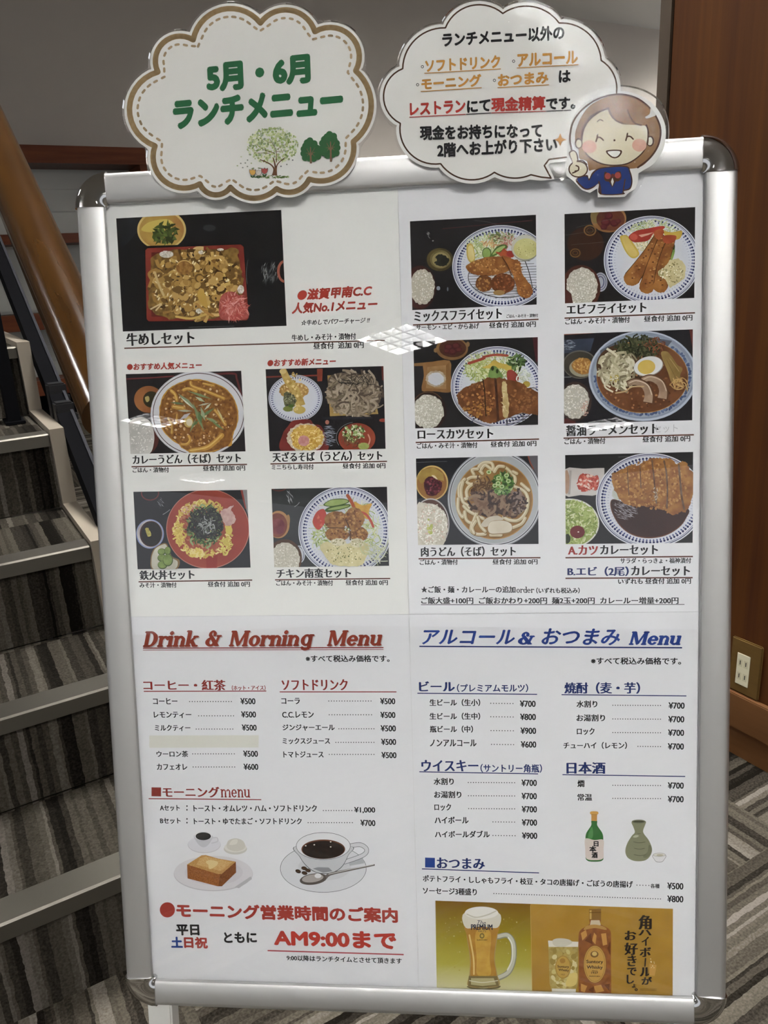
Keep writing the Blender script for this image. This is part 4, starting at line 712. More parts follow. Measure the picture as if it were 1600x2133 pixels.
t.blob([(640, 265), (720, 210), (850, 198), (920, 225), (860, 262), (720, 285)], I('3e5c26')); t.blob([(652, 262), (725, 215), (850, 206), (908, 226), (850, 256), (722, 278)], I('a8bc70', '94aa58', 90)); t.blob([(660, 315), (740, 278), (910, 258), (922, 285), (820, 320), (690, 345)], I('466428')); t.blob([(690, 318), (760, 290), (905, 270), (900, 286), (800, 314)], I('9cb464'))
t.stroke([(900, 165), (940, 230), (972, 300)], 36, I('bc5c38')); t.blob([(970, 230), (1060, 270), (1160, 250), (1130, 330), (1120, 420), (1050, 380), (1000, 320)], I('d8a838', 'c49028', 120)); t.stroke([(1040, 345), (1100, 370), (1150, 440), (1175, 500)], 26, I('c05038'))
for x, y, a, b in ((775, 435, 125, 105), (970, 415, 110, 120), (1020, 580, 100, 80), (790, 580, 130, 80)): t.chunks(x, y, a, b, I('a87638', '7c4e20', 180), FRY, 40, 26)
t.line((665, 510), (900, 515), 10, I('5a3818')); t.stroke([(880, 420), (920, 520), (930, 640)], 14, I('5a3818')); t.scatter(890, 530, 30, 26, 14, 30, 8, ['e8ead8', '7c9448'])
t.blob([(605, 720), (680, 660), (760, 690), (900, 680), (1060, 670), (1140, 700), (1090, 850), (1060, 905), (980, 925), (760, 912), (690, 860)], I('dcd4a4', 'ccc28c', 120), rough=5); t.scatter(880, 790, 210, 110, 90, 14, 8, ['8c8c58', 'f0ecd0', 'a8a470', '6c7040'], 'dot')
for x, y, a, b in ((800, 665, 84, 40), (1005, 672, 76, 50)): t.ell(x, y, a, b, I('e0dabc', 'c4bc98', 200), rough=.08); t.scatter(x, y, a * .8, b * .8, 14, 16, 8, ['f0ecd8', '9c986c'], 'dot')
t.scatter(1200, 760, 100, 120, 24, 160, 7, ['d8dcc0', 'c0c898'], 'curl'); t.build('food_photo', shA)
# 6 mixed fry
t = photo(shB, OB, [(854, 461), (1116.5, 447.4), (1118, 634.4), (859, 646)], (840, 430, 5.161), 6, '1a191b', '242326')
t.line((420, 240), (1390, 150), 9, I('52282a')); t.stroke([(760, 150), (900, 165), (1000, 195)], 4, I('5a5a5c')); t.scatter(275, 310, 14, 30, 10, 40, 5, ['8a8c8c', '5c5e60'], ang=55); t.ell(320, 370, 9, 6, I('a0a2a0'))
t.ell(395, 572, 142, 124, I('4a4020', '5e5228', 60)); t.ell(400, 570, 112, 98, I('847644', '6c6034', 60)); t.ell(400, 575, 90, 82, I('9a8c58')); t.blob([(345, 545), (390, 515), (460, 535), (495, 590), (440, 640), (380, 635), (330, 605), (365, 580)], I('1c1e18', '2c2e26', 200), rough=6)
t.ell(180, 870, 172, 234, I('4c2620', '3a1c18', 40)); t.rice(205, 865, 135, 190, 190, 'bcb4a0', 19); t.ell(378, 880, 20, 22, I('8c94a0')); t.ell(478, 890, 8, 22, I('7c8490'))
t.plate(1062, 650, 535, 448, 84); t.ring(1090, 760, 395, 226, 8, I('3a3a40'), 0, 200)
for k in range(14):
    y = 600 + k * 29; hw = 390 * math.sqrt(max(0, 1 - ((y - 760) / 226) ** 2)); t.line((1090 - hw, y + 8), (1090 + min(hw, 350), y - 14), 5, I('3c3c42'))
t.stroke([(1310, 590), (1350, 700), (1390, 870)], 9, I('3a3a40')); t.ring(1090, 760, 395, 226, 7, I('34343a'), 20, 175)
t.scatter(900, 440, 190, 130, 170, 90, 9, CAB, 'curl'); t.scatter(960, 380, 130, 60, 40, 60, 16, ['c48c5c', 'd8a870', 'a86c44', 'e4c48c']); t.scatter(1060, 330, 130, 50, 60, 70, 22, ['7c8c4c', '6a4a34', '94a464', '5a6a34', 'b0a878']); t.scatter(1130, 380, 80, 80, 30, 80, 8, ['d8b4a8', 'b86a5c', 'c8ccb0'], 'curl')
t.blob([(680, 440), (705, 400), (750, 420), (772, 560), (735, 612), (690, 560)], I('ccb04c')); t.blob([(700, 440), (740, 430), (765, 550), (730, 590), (700, 540)], I('dcc874', 'e4d48c', 100))
t.ell(898, 505, 50, 62, I('4a6a2c')); t.ell(896, 507, 42, 54, I('a0bc64', '88a850', 90)); t.blob([(940, 530), (1000, 440), (1080, 410), (1120, 440), (1040, 500), (960, 545)], I('54742e')); t.blob([(960, 520), (1010, 455), (1080, 425), (1095, 440), (1030, 490)], I('a4bc6c'))
t.blob([(990, 490), (1050, 490), (1080, 450), (1110, 480), (1150, 480), (1190, 530), (1140, 560), (1060, 545)], I('b85428', 'a44020', 120), rough=4); t.ell(1150, 510, 40, 32, I('a02c28'))
t.ell(1312, 447, 150, 143, I('9c9c90')); t.ell(1306, 440, 142, 132, I('c8c8bc')); t.ell(1318, 458, 132, 112, I('d4d08c', 'c4c078', 60)); t.scatter(1318, 458, 110, 90, 40, 10, 6, ['a8a464', 'e8e4b0', '8c8c50'], 'dot')
t.blob([(678, 640), (760, 592), (880, 552), (1060, 545), (1120, 620), (1140, 690), (1010, 735), (880, 745), (770, 735), (700, 700)], I('b07430', '8c5420', 100), rough=4); t.scatter(900, 645, 190, 80, 70, 20, 12, ['c48c44', 'a06a2c', '8a5620', 'd09c54'], 'dot')
t.chunks(870, 830, 92, 92, I('8a5426', '6c3c18', 160), FRY, 30, 24); t.chunks(1072, 830, 126, 112, I('84491f', '6a3818', 160), ['a8683a', '6a3414', '945628', '7c4420'], 50, 24); t.ell(1030, 930, 62, 28, I('a88448'))
t.blob([(1060, 540), (1120, 545), (1200, 580), (1255, 600), (1268, 700), (1300, 760), (1370, 850), (1390, 920), (1350, 985), (1280, 980), (1225, 920), (1205, 810), (1150, 690)], I('b0702c', '8c521e', 110), rough=4); t.scatter(1220, 700, 60, 120, 50, 20, 12, ['c88c44', '9c6428', '8a5420'], 'dot'); t.scatter(1310, 900, 60, 70, 40, 20, 12, ['c88c44', '9c6428', '8a5420'], 'dot'); t.stroke([(1060, 545), (1120, 640), (1160, 740)], 10, I('5e3414')); t.build('food_photo', shB)
# 7 fried prawns
t = photo(shB, OB, [(1176, 446), (1448.4, 431.4), (1446.4, 620.6), (1177, 632)], (1150, 420, 5.0), 7, '1c1a1b', '262325')
t.ell(590, 175, 184, 146, I('a87c44', '8c6030', 50)); t.ell(470, 150, 70, 80, I('8a7440')); t.ell(610, 185, 148, 118, I('7a4428', '603020', 60))
for x, y, r in ((560, 215, 50), (650, 225, 44), (590, 150, 44), (540, 265, 36), (690, 205, 30)): t.ell(x, y, r, r * .85, I('561a20')); t.ell(x - 5, y - 6, r * .75, r * .6, I('742c30', '5c2026', 120))
t.ell(350, 440, 190, 175, I('44281a', '382014', 30)); t.ring(395, 300, 66, 58, 14, I('84602e')); t.ring(395, 300, 36, 30, 6, I('6a4a24')); t.ring(242, 535, 56, 48, 12, I('7c5828')); t.ring(242, 535, 30, 24, 8, I('6a481e'))
for a, b in (((140, 350), (540, 290)), ((250, 270), (620, 180)), ((200, 450), (560, 420))): t.line(a, b, 2.5, I('5c5a58'))
t.ell(505, 838, 72, 100, I('a8acb8')); t.ring(505, 838, 60, 84, 6, I('3c4468')); t.ring(505, 838, 40, 62, 10, I('565c80')); t.ell(300, 900, 205, 240, I('5c2e20', '44241a', 40)); t.rice(310, 890, 165, 205, 260, 'ccc8b8', 22); t.poly([(135, 900), (200, 960), (220, 1070), (130, 1070)], I('582c24'))
t.plate(1040, 610, 502, 462, 76); t.scatter(1060, 320, 250, 110, 150, 90, 8, CAB + ['b8c4a0'], 'curl'); t.scatter(920, 450, 70, 60, 40, 60, 12, ['d8d4a8', 'c4c08c', 'ece8cc'], 'curl')
t.blob([(706, 380), (740, 350), (790, 360), (850, 440), (908, 545), (845, 592), (770, 530)], I('d0b43c')); t.blob([(728, 385), (770, 362), (840, 460), (890, 548), (830, 572), (770, 500)], I('dcc468', 'ccb050', 60))
t.blob([(800, 360), (870, 308), (1000, 280), (1150, 255), (1165, 282), (1060, 330), (1000, 405), (870, 425), (815, 400)], I('bc3c2c', 'a83024', 80)); t.ell(850, 370, 40, 34, I('cc5844')); t.poly([(900, 350), (1060, 320), (1000, 350), (930, 372)], I('d4a890')); t.blob([(1160, 310), (1250, 320), (1352, 306), (1330, 385), (1240, 400), (1180, 360)], I('d8b840', 'c8a430', 60)); t.blob([(1210, 440), (1260, 440), (1278, 520), (1240, 630), (1200, 640)], I('88a850', '6c8c3c', 90)); t.ell(1265, 470, 14, 32, I('2e4018'))
for a, b, c, w in (((1130, 330), (1000, 560), (830, 800), (90, 176)), ((1150, 390), (1060, 640), (985, 890), (100, 160)), ((1240, 390), (1160, 640), (1128, 880), (90, 160))):
    t.stroke([a, b, c], w, I('5a3412')); t.stroke([(a[0] + 3, a[1] + 3), b, c], (w[0] - 12, w[1] - 14), I('b0722e', '8c5420', 100)); t.ell(c[0], c[1], w[1] / 2 - 3, w[1] / 2 - 10, I('b4782e', '94581f', 100), rough=.04)
    for k in range(26): f = k / 25; t.ell(a[0] + (c[0] - a[0]) * f + t.R.uniform(-35, 35), a[1] + (c[1] - a[1]) * f + t.R.uniform(-20, 20), 11, 7, I(t.R.choice(FRY)), rough=.1, n=9)
t.blob([(1060, 320), (1110, 290), (1160, 300), (1150, 360), (1110, 400), (1070, 370)], I('b8642c', 'a4481f', 90)); t.blob([(1150, 370), (1200, 350), (1290, 360), (1270, 420), (1200, 440), (1160, 420)], I('bc5c30', 'a84420', 90))
t.blob([(1100, 740), (1180, 670), (1230, 610), (1320, 600), (1385, 680), (1370, 800), (1290, 860), (1225, 895), (1190, 830)], I('d4c896', 'c4b680', 90), rough=6); t.scatter(1270, 740, 90, 110, 70, 16, 9, ['e8e0bc', 'a89c64', 'f0ecd4', '8c8450'], 'dot'); t.scatter(1160, 760, 50, 60, 30, 22, 14, ['ece8d0', 'd8d0a8', 'a8a070'], 'dot'); t.build('food_photo', shB)
# 8 pork cutlet
t = photo(shB, OB, [(861, 711.7), (1120.4, 702.2), (1121, 884.7), (865.2, 892.5)], (840, 690, 5.161), 8, '1b1a1c', '252426')
t.poly([(1390, 60), (1450, 60), (1450, 330), (1425, 330)], I('54242a')); t.ell(350, 205, 22, 24, I('8a6a40')); t.ell(695, 140, 20, 28, I('8a6a40')); t.ell(525, 188, 172, 122, I('94703e', '7c5830', 50)); t.ell(532, 182, 146, 98, I('5c3422', '4a2a1c', 50))
for x, y, r in ((490, 170, 46), (570, 160, 48), (600, 200, 36), (530, 220, 46), (470, 215, 34)): t.ell(x, y, r, r * .75, I('4a181c')); t.ell(x - 4, y - 5, r * .7, r * .5, I('6a2a2c', '54201f', 120))
t.poly([(115, 345), (230, 336), (232, 372), (118, 376)], I('8c6434')); t.blob([(215, 350), (300, 330), (500, 316), (512, 470), (520, 620), (480, 660), (330, 645), (200, 640), (222, 480)], I('a07440', '8a6030', 50), n=3); t.poly([(258, 385), (458, 365), (462, 620), (245, 612)], I('b08a58', '98703c', 120)); t.poly([(462, 365), (498, 330), (512, 620), (466, 620)], I('8a622f')); t.ell(350, 512, 108, 88, I('c0b4a0', 'a89478', 150), rough=.06); t.ell(352, 512, 86, 70, I('ccd0da'), rough=.08)
t.ell(270, 855, 192, 212, I('38201a', '2a1814', 40)); t.ring(270, 855, 186, 206, 8, I('6a4a30'), 210, 320); t.rice(268, 862, 168, 182, 260, 'd0cebf', 22)
t.plate(1012, 600, 502, 438, 80); t.scatter(960, 380, 300, 150, 240, 90, 8, CAB + ['a0b060'], 'curl'); t.scatter(860, 430, 190, 110, 130, 80, 10, ['b4c070', 'c8d090', '98a850', 'dce0b4'], 'curl')
t.stroke([(705, 345), (790, 318), (870, 290)], 30, I('a8442c')); t.stroke([(860, 278), (980, 255), (1120, 262)], 26, I('b04c34')); t.blob([(850, 390), (920, 360), (980, 310), (1040, 340), (1180, 372), (1195, 400), (1140, 440), (1060, 400), (900, 400)], I('d0b444', 'c4a438', 80)); t.scatter(1215, 335, 90, 85, 60, 70, 26, ['3c5826', '54743a', '2a401a', '6c8a4c']); t.line((1160, 330), (1230, 345), 8, I('c4d0a8'))
t.blob([(915, 480), (950, 380), (1010, 390), (1070, 490), (1040, 530), (980, 560)], I('5c7c38', '7c9c50', 90)); t.ell(960, 400, 16, 24, I('2a3c18')); t.ell(1010, 430, 14, 24, I('34481c')); t.blob([(1115, 440), (1160, 415), (1215, 450), (1242, 510), (1200, 590), (1130, 560)], I('a84034', '943028', 80)); t.scatter(1290, 480, 60, 60, 30, 70, 10, ['e4e8e0', 'c8d0b8'], 'curl'); t.ell(1325, 570, 40, 34, I('bca438'))
for k in range(6): t.line((1100, 900 + k * 32), (1400, 880 + k * 30), 7, I('2e2c30'))
for x in (1120, 1290): t.line((x, 870), (x - 5, 1010), 7, I('2e2c30'))
t.scatter(850, 960, 160, 40, 20, 20, 12, ['2a2c44'], 'dot'); t.stroke([(1360, 610), (1420, 612), (1450, 640)], 8, I('2e2c30'))
t.blob([(578, 700), (620, 640), (700, 590), (860, 525), (900, 500), (985, 505), (1040, 500), (1110, 520), (1280, 560), (1330, 605), (1460, 670), (1460, 880), (1370, 890), (1250, 880), (1110, 940), (960, 985), (880, 980), (760, 915), (620, 815)], I('8c5628', '6c3c18', 110), rough=6)
t.scatter(800, 740, 190, 180, 140, 26, 14, ['a87038', '7c481e', '945c2a', 'b8803f', '6a3a16'], 'dot'); t.scatter(1290, 730, 150, 120, 110, 26, 14, ['a06a38', '7c4a20', '94602e'], 'dot'); t.scatter(800, 860, 150, 80, 40, 26, 14, ['b8802f', 'a06a24'], 'dot')
t.stroke([(855, 515), (875, 640), (880, 760), (890, 910)], 12, I('34200f')); t.stroke([(990, 520), (1005, 700), (1020, 960)], 26, I('5c3420', '48281a', 200)); t.blob([(1062, 560), (1105, 552), (1120, 660), (1138, 800), (1118, 925), (1070, 905), (1072, 740)], I('d4c48c', 'bca468', 120), rough=5); t.scatter(1090, 740, 30, 150, 24, 40, 10, ['e4d8a8', 'c0a468']); t.build('food_photo', shB)
# 9 ramen
t = photo(shB, OB, [(1175, 696), (1443.4, 686), (1442, 875.4), (1175, 882.4)], (1150, 670, 5.0), 9, '1c1b1f', '25242a')
t.poly([(120, 190), (440, 172), (400, 310), (120, 330)], I('303848', '3c465a', 60)); t.scatter(180, 250, 60, 60, 70, 40, 5, ['8c98a8', 'b4bcc8', '5c6878'], ang=0); t.poly([(120, 128), (430, 115), (430, 122), (120, 140)], I('8a4a34')); t.poly([(1430, 80), (1470, 80), (1470, 330)], I('6c3028')); t.poly([(120, 1010), (220, 1005), (260, 1070), (120, 1070)], I('5c2826'))
t.ell(290, 446, 178, 148, I('6a665c')); t.ell(290, 448, 166, 136, I('3c382e', '4a4438', 50)); t.ell(310, 480, 130, 95, I('a09c84')); t.blob([(200, 460), (240, 400), (300, 375), (390, 400), (415, 480), (370, 545), (280, 540)], I('b88434', 'a06c24', 200), rough=6); t.scatter(310, 460, 90, 70, 50, 50, 20, ['cc9c48', 'a87028', 'd8b068']); t.line((120, 578), (200, 576), 6, I('9aa0a4'))
t.ell(240, 830, 172, 205, I('46342e', '38281f', 40)); t.rice(235, 830, 150, 180, 220, 'c0beb4', 22); t.scatter(350, 900, 40, 90, 20, 26, 12, ['c8a090'], 'grain')
t.ell(945, 566, 566, 470, I('b8c2d2')); t.ell(945, 562, 545, 450, I('8c98ac')); t.ell(945, 572, 520, 424, I('a8b2c0', '94a0b2', 14)); t.poly([(500, 300), (700, 190), (1000, 160), (1250, 200), (1150, 330), (700, 380), (520, 520)], I('5a6270')); t.lay += 1
for k in range(70):
    a = math.radians(-50 + k * 230 / 69); t.ell(945 + 492 * math.cos(a) + t.R.uniform(-9, 9), 575 + 392 * math.sin(a) + t.R.uniform(-8, 8), 20, 13, I(t.R.choice(['50648c', '6a7ca4', '465a84'])), rot=k * 37, n=10)
t.ell(940, 575, 478, 378, I('b4823c')); t.ell(940, 575, 472, 371, I('6a3c1c', '82502a', 60)); t.ell(760, 460, 300, 230, I('4a3018', '5c3c20', 40)); t.scatter(940, 600, 420, 330, 160, 26, 12, ['8c5c30', '5c3418', 'a87444', '744a24'], 'dot')
t.scatter(880, 270, 220, 110, 160, 80, 16, ['34381e', '44482a', '262a16', '565a38'], 'curl'); t.scatter(1080, 250, 110, 80, 40, 60, 12, ['6c3820', '8c5030'])
t.scatter(680, 500, 165, 180, 170, 130, 22, ['ccc4a4', 'a49878', 'dcd6bc', '8c8264', 'b8b08c'], 'curl'); t.scatter(640, 590, 50, 40, 10, 40, 14, ['c8b050'])
t.ell(1000, 467, 156, 102, I('9c9a98'), -14); t.ell(998, 464, 150, 97, I('dcdfe2'), -14); t.ell(980, 474, 92, 74, I('d4b448', 'dcc468', 60), -8)
t.blob([(1130, 335), (1190, 312), (1240, 360), (1300, 450), (1355, 490), (1330, 560), (1340, 610), (1250, 645), (1200, 520)], I('a08444', '8c7034', 60)); t.line((1190, 400), (1290, 600), 5, I('7c622c')); t.line((1220, 380), (1320, 520), 5, I('b89c5c'))
for sx, sy in ((150, -40), (0, 0)):
    t.stroke([(780 + sx, 650 + sy), (870 + sx, 625 + sy), (970 + sx, 670 + sy), (1010 + sx, 760 + sy), (1000 + sx, 850 + sy)], (60, 110), I('6a4428')); t.stroke([(785 + sx, 652 + sy), (870 + sx, 630 + sy), (965 + sx, 675 + sy), (1002 + sx, 760 + sy), (992 + sx, 840 + sy)], (48, 94), I('b49a80', '9c8068', 90)); t.stroke([(800 + sx, 640 + sy), (880 + sx, 615 + sy), (990 + sx, 660 + sy), (1035 + sx, 760 + sy)], 10, I('ccb8a0'))
t.stroke([(660, 745), (760, 725), (830, 680), (950, 676)], 14, I('c0a070')); t.scatter(1330, 660, 70, 40, 16, 120, 9, ['b48c4c', 'c8a464'], 'curl'); t.build('food_photo', shB)
# 10 beef udon
t = photo(shB, OB, [(866.5, 955.2), (1120.4, 949), (1122, 1133), (871, 1135.4)], (840, 930, 5.161), 10, '191a1f', '22242a')
t.line((140, 172), (470, 160), 5, I('6a6c70')); t.poly([(1340, 95), (1450, 95), (1450, 330), (1400, 240)], I('5c5a60')); t.stroke([(1345, 105), (1365, 170), (1400, 240)], 14, I('84402c'))
t.ell(310, 392, 174, 188, I('d4b468')); t.ell(308, 394, 160, 174, I('a07034', '8c5a28', 40)); t.poly([(150, 330), (200, 250), (330, 222), (430, 290), (440, 370), (300, 340), (190, 400)], I('b09440', 'a08034', 120)); t.blob([(222, 400), (250, 340), (310, 320), (370, 360), (415, 390), (400, 480), (330, 530), (250, 510)], I('441420', '5c1c2a', 200), rough=5); t.scatter(315, 430, 80, 85, 40, 26, 14, ['742838', '34101a', '8c4450'], 'dot'); t.blob([(305, 310), (340, 315), (370, 355), (330, 335)], I('e0d4b8'))
t.ell(295, 835, 202, 278, I('b8b4b4')); t.ell(293, 837, 192, 266, I('44281e', '5a3424', 40)); t.blob([(150, 640), (220, 610), (330, 620), (420, 680), (475, 800), (470, 930), (410, 1060), (150, 1070)], I('d8d4c6', 'c4beac', 120), rough=8); t.scatter(310, 840, 165, 220, 300, 28, 13, ['eceadf', 'dcd8cc', 'f4f2ea', 'b8b09c', 'd8bcac'], 'grain'); t.scatter(285, 860, 30, 110, 12, 34, 14, ['c4c86c', 'b0b858'], 'dot')
t.ell(985, 560, 510, 520, I('8c9096')); t.ell(985, 560, 500, 510, I('c4c8ce'), n=80); t.ring(985, 560, 488, 498, 8, I('2c2c34'), n=80); t.ell(985, 560, 470, 480, I('a8adb2', 'b8bcc0', 30)); t.ell(978, 575, 418, 424, I('b88c48')); t.ell(978, 575, 408, 414, I('a47a3c', '8c6028', 50))
ud = I('d0c4a0', 'c4b48c', 80); us = I('846430')
for p in ([(850, 290), (810, 230), (860, 175), (950, 180), (960, 250), (880, 200), (830, 260)], [(760, 300), (740, 250), (800, 240)], [(820, 330), (730, 330), (680, 370), (730, 405), (830, 370), (720, 420), (680, 480), (690, 560)], [(660, 350), (600, 430), (610, 560), (680, 560)], [(640, 380), (620, 480), (640, 590), (700, 640), (720, 700)], [(590, 560), (590, 680), (640, 760), (660, 700)], [(650, 640), (700, 690), (790, 740), (860, 775)], [(660, 700), (680, 790), (740, 820), (770, 760), (790, 700), (750, 670)], [(740, 820), (730, 900), (790, 940), (880, 940)], [(780, 800), (740, 870), (760, 930)], [(800, 760), (830, 850), (880, 910)], [(1080, 215), (1130, 250), (1200, 330), (1190, 400), (1150, 350)], [(980, 270), (1020, 215), (1080, 215)], [(1180, 270), (1220, 290)], [(1200, 430), (1300, 480), (1340, 570), (1320, 700), (1240, 790), (1140, 790), (1080, 760)], [(1270, 400), (1350, 470)], [(1180, 870), (1270, 830), (1310, 770)], [(940, 950), (1050, 950)], [(1230, 720), (1270, 690), (1290, 640)]):
    t.stroke([(x + 4, y + 5) for x, y in p], 42, us); t.stroke(p, 34, ud); t.stroke([(x - 4, y - 5) for x, y in p], 9, I('e4dcc0'))
t.blob([(720, 490), (760, 430), (830, 390), (900, 440), (980, 450), (1080, 520), (1180, 500), (1260, 480), (1315, 560), (1300, 660), (1250, 720), (1200, 770), (1120, 750), (1000, 720), (900, 740), (850, 680), (810, 590), (740, 550)], I('644836', '48301f', 90), rough=8)
t.scatter(1010, 600, 280, 130, 190, 110, 26, ['7c5c44', '4c3424', '8c6c52', '3a2618', '6a4c38', '94785c'], 'curl'); t.scatter(1230, 600, 80, 110, 60, 60, 20, ['3c2820', '584034', '2c1c16', '8a7468'], 'curl'); t.scatter(840, 410, 90, 70, 40, 90, 14, ['8c6c48', 'a8885c', '6a4c34'], 'curl')
t.scatter(1070, 400, 110, 120, 150, 60, 26, ['4c7a2c', '78a448', '38601f', 'a4c478', '5c8c38', '2c4c18']);
for x, y in ((1025, 338), (985, 420), (1110, 310), (1060, 430), (1020, 395), (1130, 370), (920, 275)): t.ell(x, y, 26, 22, I('c8dca0')); t.ell(x, y, 14, 11, I('6c9440'))
for q in ([(838, 850), (870, 790), (930, 755), (1020, 745), (1075, 785), (960, 800), (900, 860)],): t.blob(q, I('d0c8b4', 'c0b49c', 60))
t.blob([(906, 880), (930, 815), (990, 795), (1090, 795), (1160, 830), (1172, 890), (1130, 930), (1000, 945), (930, 938)], I('98825c')); t.blob([(910, 876), (932, 816), (992, 798), (1088, 798), (1156, 832), (1168, 886), (1128, 920), (1000, 935), (932, 928)], I('dcd4c0', 'd0c6b0', 60)); t.build('food_photo', shB)
# 11 cutlet curry
t = photo(shB, OB, [(1177.4, 948), (1444, 941.4), (1443, 1130.6), (1178.6, 1133.4)], (1150, 920, 5.0), 12, '18181a', '212123')
t.line((690, 160), (820, 155), 4, I('6a6a6c')); t.blob([(130, 290), (330, 282), (520, 274), (545, 292), (535, 420), (470, 552), (300, 556), (130, 556)], I('ccc8c4', 'bcb6b0', 40), n=3); t.poly([(180, 300), (205, 300), (190, 550), (165, 550)], I('a8a29c')); t.ell(152, 420, 30, 125, I('b8947c', 'a88468', 60))
t.blob([(262, 460), (275, 390), (310, 335), (390, 345), (430, 380), (470, 345), (495, 400), (470, 500), (400, 500), (320, 520)], I('b43820', 'a03020', 120), rough=7); t.scatter(380, 430, 100, 80, 70, 50, 26, ['c84c30', 'ac301c', 'd8705c', 'e8c8b8'])
t.ell(180, 850, 312, 258, I('dcdcd4')); t.ell(178, 852, 298, 244, I('a4b060', '8a9c48', 80)); t.scatter(180, 840, 290, 230, 360, 50, 12, ['c0cc84', '98ac54', 'd8dcac', '7c9040', 'acbc6c'], 'curl'); t.ell(160, 1010, 32, 50, I('2c3818')); t.ell(264, 940, 77, 66, I('681c20', '7c2426', 60)); t.ell(274, 940, 9, 6, I('f0dcd8'))
t.plate(1022, 612, 566, 494, 84); t.blob([(625, 560), (640, 490), (680, 480), (720, 560), (680, 610)], I('d0d8d0', 'c0c8c0', 150), rough=4)
t.blob([(606, 640), (640, 598), (760, 630), (1000, 640), (1400, 690), (1395, 800), (1310, 905), (1160, 985), (980, 1005), (820, 965), (700, 870), (625, 740)], I('6a3c22')); t.blob([(614, 640), (644, 604), (760, 634), (1000, 644), (1400, 690), (1388, 800), (1304, 896), (1158, 974), (980, 993), (826, 955), (708, 864), (634, 740)], I('3e2019', '331812', 30))
t.scatter(770, 730, 110, 80, 90, 60, 7, ['70686c', '968e94', '56484a', 'b4aeb4'], ang=25); t.scatter(700, 650, 50, 30, 14, 40, 12, ['8c8488', '5c4c48'])
t.blob([(618, 370), (640, 325), (760, 270), (800, 245), (900, 240), (1010, 180), (1060, 170), (1150, 172), (1230, 175), (1300, 230), (1350, 200), (1400, 225), (1440, 300), (1475, 340), (1475, 540), (1440, 640), (1390, 735), (1340, 730), (1270, 765), (1200, 740), (1180, 715), (1090, 690), (1000, 655), (890, 680), (790, 655), (730, 625), (680, 560), (640, 470)], I('b07830', '8e5822', 100), rough=8)
t.scatter(1040, 450, 390, 250, 420, 28, 16, ['bc8438', '9c6428', 'c49048', '8a5620', 'b47c34', 'a06c2c'], 'dot')
for p, w in (([(785, 270), (790, 400), (800, 560)], 8), ([(915, 245), (920, 380), (925, 480)], 10), ([(1040, 190), (1060, 380), (1085, 640)], 14), ([(1165, 200), (1190, 330), (1200, 500), (1195, 690)], 16), ([(1318, 240), (1335, 430), (1350, 580), (1375, 700)], 20)): t.stroke(p, w, I('5c3818', '7a6450', 150))
t.scatter(1070, 540, 30, 90, 16, 40, 9, ['c8b8a0', '9c8468']); t.build('food_photo', shB)
# ------------------------------------------------------------------ two laminated cloud signs on the top edge of the frame
def arc3(a, m, b, n=14):                     # arc from a through m to b, without its last point
    (ax, ay), (bx, by), (cx, cy) = a, m, b; d = 2 * (ax * (by - cy) + bx * (cy - ay) + cx * (ay - by))
    ux = ((ax * ax + ay * ay) * (by - cy) + (bx * bx + by * by) * (cy - ay) + (cx * cx + cy * cy) * (ay - by)) / d
    uy = ((ax * ax + ay * ay) * (cx - bx) + (bx * bx + by * by) * (ax - cx) + (cx * cx + cy * cy) * (bx - ax)) / d
    r = math.hypot(ax - ux, ay - uy); t0, tm, t1 = (math.atan2(p[1] - uy, p[0] - ux) for p in (a, m, b)); P2 = 2 * math.pi
    dm, d1 = (tm - t0) % P2, (t1 - t0) % P2
    if dm > d1: d1 -= P2
    return [(ux + r * math.cos(t0 + d1 * k / n), uy + r * math.sin(t0 + d1 * k / n)) for k in range(n)]
def grow(pts, e):                            # outline moved outwards by e, loops trimmed by keeping only points far enough from the source
    N = len(pts); A = sum(pts[i][0] * pts[(i + 1) % N][1] - pts[(i + 1) % N][0] * pts[i][1] for i in range(N)); sg = 1 if A > 0 else -1; out = []
    for i in range(N):
        a, p, b = pts[i - 1], pts[i], pts[(i + 1) % N]; dx, dy = b[0] - a[0], b[1] - a[1]; l = math.hypot(dx, dy) or 1
        q = (p[0] + sg * dy / l * e, p[1] - sg * dx / l * e)
        if min(math.hypot(q[0] - r[0], q[1] - r[1]) for r in pts) > abs(e) * .93: out.append(q)
    return out
def slab(name, outs, crop, y0, y1, m, par):  # a cut sheet with real thickness
    bm = bmesh.new()
    for o_ in outs:
        pts = [onboard(crop[0] + x / crop[2], crop[1] + y / crop[2], y0) for x, y in o_]; prism(bm, pts, 'y', y0, y1)
    return done(bm, name, m, par)
M_LAM = film('laminate', 1.12, .02, .03, .1); CARD = ink('dcdcd8', k=1)
def cloud_root(label): r = empty('cloud_sign', BC, BM); return tag(r, label, 'sign')
# left cloud
r1 = cloud_root('cloud shaped laminated sign with green lettering and a printed tree, left on the frame top')
cp = [(805, 166), (1085, 96), (1312, 132), (1482, 295), (1472, 590), (1288, 746), (1152, 786), (960, 780), (833, 766), (646, 608), (658, 300)]
ap = [(932, 38), (1205, 42), (1432, 128), (1547, 440), (1424, 722), (1218, 800), (1058, 826), (897, 812), (700, 765), (540, 440), (676, 182)]
base = []
for i in range(len(cp)): base += arc3(cp[i], ap[i], cp[(i + 1) % len(cp)])
C1 = (0, 0, 2)
slab('laminate', [grow(base, 30)], C1, -.0042, -.0012, M_LAM, r1); slab('card', [grow(base, 22)], C1, -.0026, -.0022, CARD, r1)
TAN = ink('b89c6c', 'ae905e', 300); oc = -.0027
t = Print(oc, None, C1); b2 = base + [base[0]]
for i in range(len(base)): t.stroke([b2[i], b2[i + 1]], 23, TAN, sm=False, cap=True, lay=1)
t.lay = 2; t.build('tan_border', r1)
